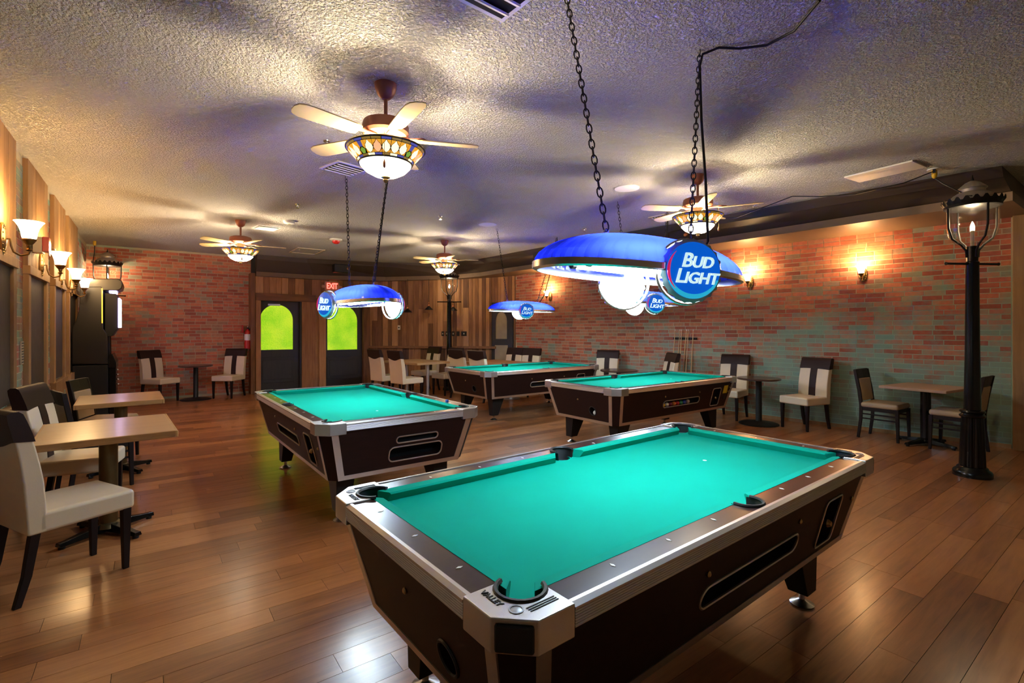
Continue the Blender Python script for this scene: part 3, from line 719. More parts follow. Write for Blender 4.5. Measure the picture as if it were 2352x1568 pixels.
    for sx in (-1, 1):
        for sy in (-1, 1):
            c = (sx * px, sy * py)
            cup = MB()
            n = 16; rr = [[(c[0] + r * math.cos(2 * PI * j / n), c[1] + r * math.sin(2 * PI * j / n), z) for j in range(n)] for r, z in ((R - 0.0005, 0.756), (R - 0.001, 0.7375))]
            a_in = math.atan2(-sy, -sx)
            keep = [j for j in range(n) if math.cos(2 * PI * (j + 0.5) / n - a_in) < 0.45]
            vs = rr[0] + rr[1]
            cup.add(vs, [(j, (j + 1) % n, n + (j + 1) % n, n + j) for j in range(n)] + [tuple(n + j for j in range(n))])
            cc2 = (sx * (hx - 0.128), sy * (hy - 0.128)); R1 = 0.066
            wl2 = [[(cc2[0] + R1 * math.cos(a_in + th), cc2[1] + R1 * math.sin(a_in + th), z) for th in [1.1 + (2 * PI - 2.2) * k / 16 for k in range(17)]] for z in (0.802, 0.75)]
            cup.loft(wl2, cap=False, closed=False)
            cup.build('pocket', M['rubber'], t)
            lin = [(cc2[0] + R1 * math.cos(a_in + th), cc2[1] + R1 * math.sin(a_in + th), 0.806) for th in [1.05 + (2 * PI - 2.1) * k / 16 for k in range(17)]]
            MB().tube(lin, 0.0075, 6).build('pocket_liner', M['rubber'], t)
            K, ch = k_cap, 0.07
            ocs = [(K, -0.010), (ch, -0.010), (-0.010, ch), (-0.010, K)]
            rgs = []
            for k in range(13):
                a = -0.40 + (-PI * 1.5 + 0.8) * k / 12; q0, q1 = ocs[min(k // 4, 2)], ocs[min(k // 4, 2) + 1]; f_ = k / 4 - min(k // 4, 2)
                po = (q0[0] + (q1[0] - q0[0]) * f_, q0[1] + (q1[1] - q0[1]) * f_); pi_ = (0.128 + 0.067 * math.cos(a), 0.128 + 0.067 * math.sin(a))
                W_ = lambda p, z: (sx * (hx - p[0]), sy * (hy - p[1]), z)
                rgs.append([W_(po, 0.722), W_(po, 0.8065), W_(pi_, 0.8065), W_(pi_, 0.722)])
            cp = MB().loft(rgs).build('corner_cap', M['cap_metal'], t, smooth=False, bevel=0.004)
            md2 = [(sx * (hx - 0.058), sy * (hy - 0.058))][0]
            MB().lathe([(0.019, 0.8065), (0.019, 0.8085), (0.015, 0.8085), (0.014, 0.8070), (0.008, 0.8085), (0.002, 0.809)], 18, (md2[0], md2[1], 0)).build('emblem', M['pewter'], cp)
            if letters:
                dirx = 1 if sx < 0 else 0
                for k in range(3):
                    MB().box((sx * (hx - 0.125), sy * (hy - 0.030 - 0.008 * k), 0.8072), (0.09, 0.003, 0.002)).build('groove', M['iron'], cp, smooth=False)
                me_ = text_mesh('VALLEY', 0.024, 0.0008, M['iron'], offset=0.0006)
                link_mesh('lettering', me_, cp, Matrix.Translation((sx * (hx - 0.04), sy * (hy - 0.135), 0.8076)) @ Matrix.Rotation(PI / 2 if sx > 0 else -PI / 2, 4, 'Z'))
            # rubber bumper on the cap corner
            cxm, cym = sx * (hx - 0.028), sy * (hy - 0.028)
            if letters and sy < 0:
                MB().box((cxm, cym, 0.762), (0.012, 0.094, 0.066), math.atan2(sy, sx)).build('bumper', M['rubber'], t, smooth=False, bevel=0.006)
    for sg in (-1, 1):
        n = 14; rr = [[(r * math.cos(2 * PI * j / n), sg * sp + r * math.sin(2 * PI * j / n), z) for j in range(n)] for r, z in ((SR + 0.010, 0.799), (SR - 0.006, 0.7375))]
        keep = [j for j in range(n) if sg * math.sin(2 * PI * (j + 0.5) / n) > -0.3]
        MB().add(rr[0] + rr[1], [(j, (j + 1) % n, n + (j + 1) % n, n + j) for j in keep] + [tuple(n + j for j in range(n))]).build('pocket', M['rubber'], t)
        MB().tube([((SR + 0.008) * math.cos(a), sg * (sp + (SR + 0.008) * math.sin(a)), 0.803) for a in [-0.25 + (PI + 0.5) * k / 14 for k in range(15)]], 0.007, 6).build('pocket_liner', M['rubber'], t)
    # sights
    dia = MB().add([(0.012, 0, 0.8012), (0, 0.006, 0.8012), (-0.012, 0, 0.8012), (0, -0.006, 0.8012), (0.012, 0, 0.799), (0, 0.006, 0.799), (-0.012, 0, 0.799), (0, -0.006, 0.799)], [(0, 1, 2, 3), (0, 4, 5, 1), (1, 5, 6, 2), (2, 6, 7, 3), (3, 7, 4, 0)]).mesh('sight', M['white'], smooth=False)
    st = (L - 0.30) / 8
    for sg in (-1, 1):
        for k in (-3, -2, -1, 1, 2, 3): o = link_mesh('sight', dia, t); o.location = (k * st, sg * (hy - 0.070), 0); o.rotation_euler = (0, 0, PI / 2)
        for k in (-1, 0, 1): o = link_mesh('sight', dia, t); o.location = (sg * (hx - 0.070), k * st, 0)
    # legs and levelling feet
    for sx in (-1, 1):
        for sy in (-1, 1):
            lx, ly = sx * (hx - 0.36), sy * (hy - 0.27)
            fx, fy = lx + sx * 0.0, ly + sy * 0.0
            top = [(lx - 0.12, ly - 0.075, ZB + 0.01), (lx + 0.12, ly - 0.075, ZB + 0.01), (lx + 0.12, ly + 0.075, ZB + 0.01), (lx - 0.12, ly + 0.075, ZB + 0.01)]
            ox, oy = sx * 0.06, sy * 0.02
            bot = [(lx - 0.055 + ox, ly - 0.05 + oy, 0.075), (lx + 0.055 + ox, ly - 0.05 + oy, 0.075), (lx + 0.055 + ox, ly + 0.05 + oy, 0.075), (lx - 0.055 + ox, ly + 0.05 + oy, 0.075)]
            lgo = MB().loft([bot, top]).build('leg', M['black'], t, smooth=False, bevel=0.004)
            MB().lathe([(0.058, 0.0), (0.06, 0.008), (0.03, 0.022), (0.014, 0.03), (0.014, 0.08)], 16, (lx + ox, ly + oy, 0)).build('foot', M['chrome'], lgo)
    return t, side
tA, sA = pool_table(1.874, 1.53, math.radians(1.9), 2.485, 1.21, 'large near pool table with lettered metal corners under the big beer lamp', letters=True)
tB, sB = pool_table(1.609, 4.768, math.radians(-89.2), 2.411, 1.353, 'pool table with two rounded rack openings in its end and blue chalk on the rail')
tC, sC = pool_table(5.466, 4.36, math.radians(0.6), 2.591, 1.281, 'pool table with yellow sticker beside its coin door and balls behind the window')
tD, sD = pool_table(5.493, 7.078, math.radians(1.2), 2.585, 1.372, 'farthest pool table standing before the dining tables')
for t_, sd in ((tC, sC),):
    L_ = 2.591
    MB().loft([[sd('-y', a, z, 0.003) for a, z in ((0.97, 0.58), (1.07, 0.58), (1.07, 0.69), (0.97, 0.69))], [sd('-y', a, z, -0.002) for a, z in ((0.97, 0.58), (1.07, 0.58), (1.07, 0.69), (0.97, 0.69))]]).build('sticker', M['sticker'], t_, smooth=False)
    MB().lathe([(0.034, 0), (0.034, 0.004)], 16, tuple(sd('-y', 1.02, 0.525, 0.0)), 'Y').build('seal', M['black'], t_)
    for a, z in ((1.11, 0.66), (1.14, 0.67), (1.14, 0.63), (1.12, 0.59)): MB().lathe([(0.009, -0.002), (0.009, 0.008)], 10, tuple(sd('-y', a, z, 0.0)), 'Y').build('lock', M['dark_brass'], t_)
# balls waiting in the window of the third table, and the cue ball in its return
bm_ = MB().lathe([(0.001, -0.0285)] + [(0.0285 * math.cos(a), 0.0285 * math.sin(a)) for a in [(-80 + 20 * k) * PI / 180 for k in range(9)]] + [(0.001, 0.0285)], 14)
for k, (cn, cc_) in enumerate([('yellow', (0.8, 0.5, 0.02)), ('cream', (0.75, 0.66, 0.5)), ('maroon', (0.25, 0.02, 0.03)), ('orange', (0.75, 0.18, 0.02)), ('red', (0.55, 0.02, 0.02)), ('dark green', (0.02, 0.2, 0.06)), ('deep blue', (0.02, 0.05, 0.35)), ('striped', (0.7, 0.45, 0.3))]):
    me = bm_.mesh('pool_ball', mat('ball_' + cn.replace(' ', '_'), cc_, 0.15, coat=0.6)); o = link_mesh('pool_ball', me)
    pl = sC('-y', -0.32 + 0.075 * k, 0.5312, -0.034); o.location = tC.matrix_basis @ pl
    tag(o, '%s pool ball lying behind the window of the stickered table' % cn, 'ball', 'balls in the return window')
me = bm_.mesh('pool_ball', M['white']); o = link_mesh('pool_ball', me); o.location = tC.matrix_basis @ sC('-x', 0.205, 0.478, -0.035)
tag(o, 'white cue ball resting in the round return hole of the stickered table', 'ball')
ck = MB().box((0, 0, 0.0115), (0.023, 0.023, 0.023)).build('chalk_cube', M['chalk'], bevel=0.002); ck.location = (2.215, 4.02, 0.801)
tag(ck, 'small blue chalk cube on the rail of a pool table', 'chalk')

# ------------------------------------------------------------------ hanging beer lamps over the tables
def chain_mesh(b, p, q, link=0.052, r=0.0035):
    p, q = Vector(p), Vector(q); n = max(2, int((q - p).length / (link * 0.78))); d = (q - p).normalized()
    x = d.orthogonal().normalized(); y_ = d.cross(x)
    for i in range(n):
        c = p + (q - p) * ((i + 0.5) / n); w = x if i % 2 else y_
        hl, hw = (q - p).length / n * 0.64, 0.0125
        b.tube([c + d * hl * math.sin(a) + w * hw * math.cos(a) for a in [2 * PI * k / 10 for k in range(10)]], r, 5, closed=True)
logo_txt = None
def cap_logo(parent, side, srot):
    """one bottle-cap sign on the long side of the lamp (side -1 = front)"""
    R_ = 0.118; yb = side * 0.305; zc = -0.022
    rot = Matrix.Translation((0.14 * side, yb, zc)) @ Matrix.Rotation(srot + (0 if side < 0 else PI), 4, 'Z')
    # face domed slightly, in local -y
    n = 40
    disc = MB().lathe([(R_ * k / 6.0 + 0.0005, -0.012 * (1 - (k / 6.0) ** 2) * -1) for k in range(0, 7)], n, (0, 0, 0), 'Y', cap=True)
    disc.cm = 0
    fc = disc.build('cap_face', M['logo_blue'], parent, xf=rot)
    # frosty lower edge
    arcs = []
    b = MB()
    for k in range(18):
        a0, a1 = PI * 1.12 + PI * 0.76 * k / 18, PI * 1.12 + PI * 0.76 * (k + 1) / 18
        w0 = 0.90 - 0.06 * math.sin(PI * k / 18); w1 = 0.90 - 0.06 * math.sin(PI * (k + 1) / 18)
        P_ = lambda rr, a, yy: (rr * R_ * math.cos(a), yy, rr * R_ * math.sin(a))
        b.add([P_(w0, a0, -0.009), P_(w1, a1, -0.009), P_(1.0, a1, -0.002), P_(1.0, a0, -0.002)], [(0, 1, 2, 3)])
    b.build('frost_edge', M['logo_cyan'], fc, xf=rot)
    b = MB()
    b.tube([(R_ * 0.93 * math.cos(a), -0.006, R_ * 0.93 * math.sin(a)) for a in [PI * (0.74 + 0.5 * k / 14) for k in range(15)]], [0.0005 + 0.006 * math.sin(PI * k / 14) for k in range(15)], 6)
    b.build('red_stripe', M['logo_red'], fc, xf=rot)
    for body, sz, x, z in (('Bud', 0.083, 0.010, 0.036), ('Light', 0.083, 0.006, -0.030)):
        o = link_mesh('lettering', text_mesh(body, sz, 0.004, M['logo_white'], shear=0.22, offset=0.0012, small=0.78, spacing=0.97), fc, rot @ Matrix.Translation((x, -0.016, z)) @ Matrix.Rotation(PI / 2, 4, 'X') @ Matrix.Rotation(-0.05, 4, 'Z'))
    # scalloped crown rim
    n = 63; ring = []
    for rr, yy in ((R_ - 0.002, 0.002), (R_ + 0.004, 0.006), (R_ + 0.016, 0.018), (R_ + 0.010, 0.026), (R_ - 0.006, 0.012)):
        ring.append([((rr + (0.0045 * math.cos(2 * PI * 21 * j / n) if rr > R_ + 0.006 else 0)) * math.cos(2 * PI * j / n), yy, (rr + (0.0045 * math.cos(2 * PI * 21 * j / n) if rr > R_ + 0.006 else 0)) * math.sin(2 * PI * j / n)) for j in range(n)])
    MB().loft(ring, cap=False).build('crown_rim', M['acrylic'], parent, xf=rot)
    # lit white bowl on the inside of the cap and the chrome hoop
    MB().lathe([(0.116, 0.022), (0.114, 0.035), (0.095, 0.058), (0.055, 0.072), (0.002, 0.076)], 28, (0, 0, 0), 'Y', cap=True).build('lit_bowl', M['cap_inner'], parent, xf=rot @ Matrix.Scale(-1, 4, (0, 1, 0)))
    MB().tube([(0.136 * math.cos(a), 0.055, 0.136 * math.sin(a)) for a in [2 * PI * k / 32 for k in range(32)]], 0.008, 8, closed=True).build('hoop', M['chrome'], parent, xf=rot)
    for a in (0.5, 2.6): MB().tube([(0.136 * math.cos(a), 0.055, 0.136 * math.sin(a)), (0.136 * math.cos(a), 0.10, 0.10)], 0.004, 6).build('bracket', M['chrome'], parent, xf=rot)
def beer_lamp(loc, rz, label, chains, cable=None, srot=-0.55):
    """loc = centre at the rim; chains = world points on the ceiling"""
    t = empty('beer_lamp', loc, rz, label, 'lamp')
    a, c, H_ = 0.70, 0.245, 0.165
    nu, nv_ = 192, 10
    rings = []
    for i in range(nv_ + 1):
        th = PI / 2 * i / nv_; k = math.cos(th) ** 0.8; h = H_ * math.sin(th)
        ring = []
        for j in range(nu):
            ph = 2 * PI * j / nu; rib = 1 + 0.014 * (j % 4 == 0) * (1 if i < nv_ - 1 else 0)
            ex = 0.86
            cx_, sy_ = math.cos(ph), math.sin(ph)
            ring.append((a * max(k, 0.02) * math.copysign(abs(cx_) ** 0.95, cx_) * rib, c * max(k, 0.02) * math.copysign(abs(sy_) ** ex, sy_) * rib, h))
        rings.append(ring)
    dome = MB().loft(rings, cap=False); dome.add(rings[-1], [tuple(range(nu))]); dome.build('shade', M['blue_shade'], t, angle=12)
    def rim(z, k): return [(a * k * math.copysign(abs(math.cos(q)) ** 0.95, math.cos(q)), c * k * math.copysign(abs(math.sin(q)) ** 0.86, math.sin(q)), z) for q in [2 * PI * j / 64 for j in range(64)]]
    MB().loft([rim(-0.022, 1.0), rim(-0.016, 1.022), rim(0.010, 1.022), rim(0.014, 1.0), rim(0.0, 0.985), rim(-0.022, 0.985), rim(-0.022, 1.0)], cap=False).build('rim_band', M['chrome'], t)
    MB().box((0, 0, 0.045), (1.08, 0.07, 0.02)).build('tube_channel', M['white_paint'], t, smooth=False)
    for sy in (-0.045, 0.045):
        tb = MB().lathe([(0.0125, -0.48), (0.0125, 0.48)], 12, (0, sy, 0.005), 'X').build('fluorescent_tube', M['tube'], t)
        for sx in (-1, 1): MB().lathe([(0.014, -0.012), (0.014, 0.012)], 10, (sx * 0.49, sy, 0.005), 'X').build('tube_end', M['black'], tb)
    cap_logo(t, -1, srot); cap_logo(t, 1, srot)
    inv = (Matrix.Translation(loc) @ Matrix.Rotation(rz, 4, 'Z')).inverted()
    for sx, w in zip((-0.33, 0.33), chains):
        zt = H_ * 0.905 * 1.0
        MB().tube([(sx + 0.014 * math.cos(q), 0, zt + 0.012 + 0.014 * math.sin(q)) for q in [2 * PI * k / 10 for k in range(10)]], 0.003, 6, closed=True).build('eye_ring', M['chrome'], t)
        b = MB(); chain_mesh(b, (sx, 0, zt + 0.02), inv @ Vector(w)); b.build('chain', M['chain'], t)
        wl_ = inv @ Vector(w)
        MB().tube([wl_ + Vector((0, 0, 0.0)), wl_ + Vector((0, 0, -0.02)), wl_ + Vector((0.012, 0, -0.03)), wl_ + Vector((0, 0, -0.04))], 0.004, 6).build('hook', M['white_paint'], t)
    if cable:
        MB().tube([inv @ Vector(p) for p in cable], 0.0075, 8).build('cable', M['black'], t)
    return t
beer_lamp((1.95, 1.51, 1.745), math.radians(2), 'big blue beer lamp hanging low over the near pool table', [(1.69, 1.83, CEIL), (2.66, 1.71, CEIL)],
          [(2.30, 1.45, 1.90), (2.33, 1.45, 1.93), (2.50, 1.57, 2.3), (2.60, 1.66, 2.7), (2.645, 1.70, 3.05), (2.66, 1.69, 3.12), (2.70, 1.61, 3.135), (2.78, 1.53, 3.12), (2.84, 1.40, 3.10), (2.84, 1.25, 3.11), (2.73, 1.08, 3.14)])
beer_lamp((1.66, 4.74, 1.735), -PI / 2, 'blue beer lamp over the pool table before the green door', [(1.73, 5.4, CEIL), (2.12, 5.20, CEIL)][::1],
          [(1.68, 4.52, 1.885), (1.75, 4.6, 1.95), (2.05, 5.1, 2.9), (2.13, 5.21, 3.14)], srot=0.32)
beer_lamp((5.46, 4.36, 1.83), 0.0, 'blue beer lamp over the table with the yellow sticker', [(4.95, 4.38, CEIL), (5.95, 4.34, CEIL)],
          [(5.82, 4.36, 1.98), (5.9, 4.36, 2.1), (5.97, 4.35, 2.9), (5.98, 4.35, 3.14)])
beer_lamp((5.38, 6.98, 1.81), math.radians(-2), 'blue beer lamp over the farthest pool table', [(4.66, 6.75, CEIL), (5.95, 6.7, CEIL)],
          [(5.76, 6.97, 1.96), (5.86, 6.95, 2.1), (5.95, 6.72, 2.9), (5.96, 6.7, 3.14)])

# ------------------------------------------------------------------ ceiling fans with stained-glass lights
def fan_proto():
    t = empty('ceiling_fan')
    MB().lathe([(0.075, 0), (0.072, -0.03), (0.055, -0.075), (0.030, -0.10), (0.018, -0.105)], 24).build('canopy', M['bronze'], t)
    MB().lathe([(0.013, -0.09), (0.013, -0.27)], 12).build('downrod', M['bronze'], t)
    MB().lathe([(0.02, -0.245), (0.11, -0.25), (0.148, -0.265), (0.155, -0.29), (0.155, -0.335), (0.14, -0.352), (0.08, -0.36), (0.02, -0.36)], 32).build('motor_housing', M['bronze'], t)
    MB().lathe([(0.052, -0.355), (0.052, -0.43), (0.04, -0.44)], 20).build('switch_housing', M['bronze'], t)
    bl = []
    for (r, w) in ((0.0, 0.045), (0.04, 0.058), (0.30, 0.068), (0.38, 0.066), (0.42, 0.05), (0.435, 0.02)): bl.append((r, w))
    pts = [(r, w) for r, w in bl] + [(r, -w) for r, w in reversed(bl)]
    mb = MB().prism([(0.205 + x, y_) for x, y_ in pts][::-1], -0.004, 0.004)
    mb.v = [(x, y_ * math.cos(0.2), z + y_ * math.sin(0.2)) for x, y_, z in mb.v]
    me = mb.mesh('blade', M['blade'], smooth=False)
    ir = MB().prism([(0.08, -0.02), (0.16, -0.016), (0.25, -0.04), (0.29, 0), (0.25, 0.04), (0.16, 0.016), (0.08, 0.02)], -0.004, 0.004).mesh('blade_iron', M['bronze'], smooth=False)
    for k in range(5):
        rz = 2 * PI * k / 5 + 0.3
        o = link_mesh('blade', me, t); o.location = (0, 0, -0.372); o.rotation_euler = (0, 0, rz)
        q = link_mesh('blade_iron', ir, o); q.location = (0, 0, 0.008)
    # light kit: cone of stained glass over a frosted bowl
    R0, Z0, R1, Z1 = 0.262, -0.448, 0.175, -0.545
    def cone(th, s, o=0.0):
        r = R0 + (R1 - R0) * s; z = Z0 + (Z1 - Z0) * s; nn = Vector(((Z0 - Z1), 0, -(R0 - R1))).normalized()
        r += nn.x * o; z += nn.z * o
        return (r * math.cos(th), r * math.sin(th), z)
    sh = MB(); seg = 64
    sh.loft([[cone(2 * PI * j / seg, s, -0.003) for j in range(seg)] for s in (0, 0.5, 1)], cap=False)
    shade_o = sh.build('glass_shade', M['lead'], t)
    MB().tube([cone(2 * PI * j / 48, 0) for j in range(48)], 0.006, 6, closed=True).build('shade_rim', M['lead'], shade_o)
    MB().tube([cone(2 * PI * j / 48, 1) for j in range(48)], 0.007, 6, closed=True).build('shade_rim', M['lead'], shade_o)
    for s in (0.17, 0.83): MB().tube([cone(2 * PI * j / 48, s, 0.001) for j in range(48)], 0.0018, 4, closed=True).build('came', M['lead'], shade_o)
    def patch(name, th0, dth, pts, mt, key):
        key = ('glass', key, mt.name)
        if key not in UNIT:
            m_ = MB(); fr = [cone(q * dth, s, 0.0012) for q, s in pts]; bk = [cone(q * dth, s, -0.0015) for q, s in pts]; n_ = len(pts)
            m_.add(fr + bk, [tuple(range(n_))] + [(i, (i + 1) % n_, n_ + (i + 1) % n_, n_ + i) for i in range(n_)])
            UNIT[key] = m_.mesh(name, mt, smooth=False)
        o = link_mesh(name, UNIT[key], shade_o); o.rotation_euler = (0, 0, th0); return o
    dth = 2 * PI / 24
    mir = lambda P_: [(1 - q, s) for q, s in P_]
    petal = [(0.5, 0.82), (0.22, 0.74), (0.05, 0.58), (0.14, 0.42), (0.34, 0.33), (0.5, 0.20), (0.66, 0.33), (0.86, 0.42), (0.95, 0.58), (0.78, 0.74)]
    ptop = [(0.03, 0.185), (0.45, 0.185), (0.31, 0.30), (0.10, 0.39), (0.03, 0.47)]
    pbot = [(0.03, 0.66), (0.17, 0.76), (0.42, 0.825), (0.03, 0.825)]
    for k in range(24):
        th = dth * k
        patch('border_glass', th, dth, [(0.04, 0.02), (0.96, 0.02), (0.96, 0.15), (0.04, 0.15)], [M['g_tan'], M['g_tan'], M['g_blue']][k % 3], 'bt')
        patch('border_glass', th, dth, [(0.04, 0.85), (0.96, 0.85), (0.96, 0.97), (0.04, 0.97)], [M['g_white'], M['g_blue'], M['g_tan']][k % 3], 'bb')
        if k % 6 == 5:
            patch('divider_glass', th, dth, [(0.25, 0.185), (0.75, 0.185), (0.70, 0.48), (0.30, 0.48)], M['g_blue'], 'dv'); patch('divider_glass', th, dth, [(0.5, 0.51), (0.85, 0.62), (0.7, 0.82), (0.3, 0.82), (0.15, 0.62)], M['g_green'], 'dg')
            patch('divider_glass', th, dth, [(0.03, 0.185), (0.2, 0.185), (0.25, 0.48), (0.03, 0.6)], M['g_amber'], 'da'); patch('divider_glass', th, dth, mir([(0.03, 0.185), (0.2, 0.185), (0.25, 0.48), (0.03, 0.6)]), M['g_amber'], 'db')
        else:
            patch('petal', th, dth, petal, M['g_pink'] if k % 6 == 1 else M['g_white'], 'pt')
            for nm_, P_ in (('ta', ptop), ('tb', mir(ptop)), ('ba', pbot), ('bc', mir(pbot))): patch('amber_glass', th, dth, P_, M['g_amber'], nm_)
    MB().lathe([(0.172, -0.545), (0.168, -0.56), (0.135, -0.595), (0.085, -0.622), (0.03, -0.633), (0.002, -0.634)], 32, cap=False).build('frosted_bowl', M['bowl'], t)
    MB().lathe([(0.03, -0.628), (0.032, -0.638), (0.014, -0.645), (0.018, -0.655), (0.012, -0.668), (0.002, -0.675)], 14).build('finial', M['brass'], t)
    for k in range(3):
        a = 2 * PI * k / 3 + 0.9
        MB().tube([(0.05 * math.cos(a), 0.05 * math.sin(a), -0.42), (0.15 * math.cos(a), 0.15 * math.sin(a), -0.40), (0.258 * math.cos(a), 0.258 * math.sin(a), -0.44)], 0.004, 6).build('shade_arm', M['brass'], t)
    pc = MB().tube([(-0.19, -0.13, -0.40), (-0.19, -0.13, -0.60)], 0.0018, 5).build('pull_chain', M['brass'], t)
    MB().lathe([(0.003, -0.59), (0.009, -0.61), (0.009, -0.635), (0.003, -0.645)], 10, (-0.19, -0.13, 0)).build('pull_knob', M['copper'], pc)
    lamp('fan_light', t, (0, 0, -0.455), 80.0, (1.0, 0.80, 0.52), 0.05)
    return t
fan = fan_proto()
for k, (x, y_, rz, lb) in enumerate([(1.30, 3.22, 0.55, 'ceiling fan with stained glass light between the two nearest pool tables'), (1.13, 8.58, 0.9, 'ceiling fan with stained glass light before the red brick end wall'),
                                    (4.49, 8.24, 0.35, 'ceiling fan with stained glass light in front of the slanted board wall'), (4.80, 3.11, 1.1, 'ceiling fan with stained glass light near the long brick wall and ceiling vent')]):
    o = fan if k == 0 else copy_tree(fan)
    o.location = (x, y_, CEIL); o.rotation_euler = (0, 0, rz); tag(o, lb, 'ceiling fan', 'ceiling fans with stained glass lights')

# ------------------------------------------------------------------ wall sconces
def sconce_proto():
    t = empty('wall_sconce')
    # faces +x, origin on the wall at the plate centre
    n = 24
    rings = [[(x, 0.066 * k * math.cos(2 * PI * j / n), 0.132 * k * math.sin(2 * PI * j / n)) for j in range(n)] for x, k in ((0, 1.0), (0.012, 1.0), (0.016, 0.9), (0.013, 0.78), (0.024, 0.6), (0.03, 0.3))]
    pl = MB().loft(rings).build('back_plate', M['brass'], t)
    for k in range(14):
        a = 2 * PI * k / 14
        MB().lathe([(0.001, 0.012), (0.010, 0.014), (0.007, 0.021), (0.001, 0.024)], 6, (0, 0.052 * math.cos(a), 0.111 * math.sin(a)), 'X').build('leaf_boss', M['brass'], pl)
    MB().tube([(0.02, 0, 0.0), (0.05, 0, 0.005), (0.055, 0, -0.05), (0.07, 0, -0.10), (0.11, 0, -0.125), (0.155, 0, -0.11), (0.17, 0, -0.07), (0.15, 0, -0.055)], 0.008, 8).build('arm', M['brass'], t)
    MB().lathe([(0.012, -0.085), (0.024, -0.075), (0.010, -0.06), (0.018, -0.045), (0.018, -0.035), (0.030, -0.02), (0.047, 0.005), (0.046, 0.014)], 18, (0.16, 0, 0)).build('cup', M['brass'], t)
    MB().lathe([(0.040, 0.012), (0.046, 0.03), (0.052, 0.07), (0.064, 0.11), (0.085, 0.145), (0.095, 0.155), (0.091, 0.155), (0.060, 0.11), (0.046, 0.06), (0.036, 0.014)], 28, (0.16, 0, 0), cap=False).build('bell_shade', M['shade'], t)
    lamp('sconce_light', t, (0.18, 0, 0.19), 13.0, (1.0, 0.60, 0.24), 0.06)
    return t
sp_ = sconce_proto()
SC = []
for (y_, z_, lb) in [(5.58, 2.20, 'bell-shade sconce on the front boarded window'), (7.33, 2.17, 'bell-shade sconce beside the red alarm box'), (8.80, 2.13, 'bell-shade sconce on the third boarded window'), (9.86, 2.09, 'bell-shade sconce above the arcade cabinet')]:
    SC.append(((-0.952, y_, z_), 0.0, 1.0, lb))
for (y_, z_, lb) in [(8.82, 2.24, 'bell-shade sconce on the brick wall near the slanted corner'), (4.31, 2.27, 'bell-shade sconce on the brick wall above the round table'), (2.74, 2.27, 'bell-shade sconce on the brick wall nearest the lamp post')]:
    SC.append(((wx(y_) - 0.016, y_, z_), ang + PI / 2, 0.78, lb))
for k, (loc, rz, s, lb) in enumerate(SC):
    o = sp_ if k == 0 else copy_tree(sp_)
    o.location = loc; o.rotation_euler = (0, 0, rz); o.scale = (s, s, s)
    tag(o, lb, 'sconce', 'bell-shade sconces on the boarded windows' if k < 4 else 'bell-shade sconces on the brick wall')

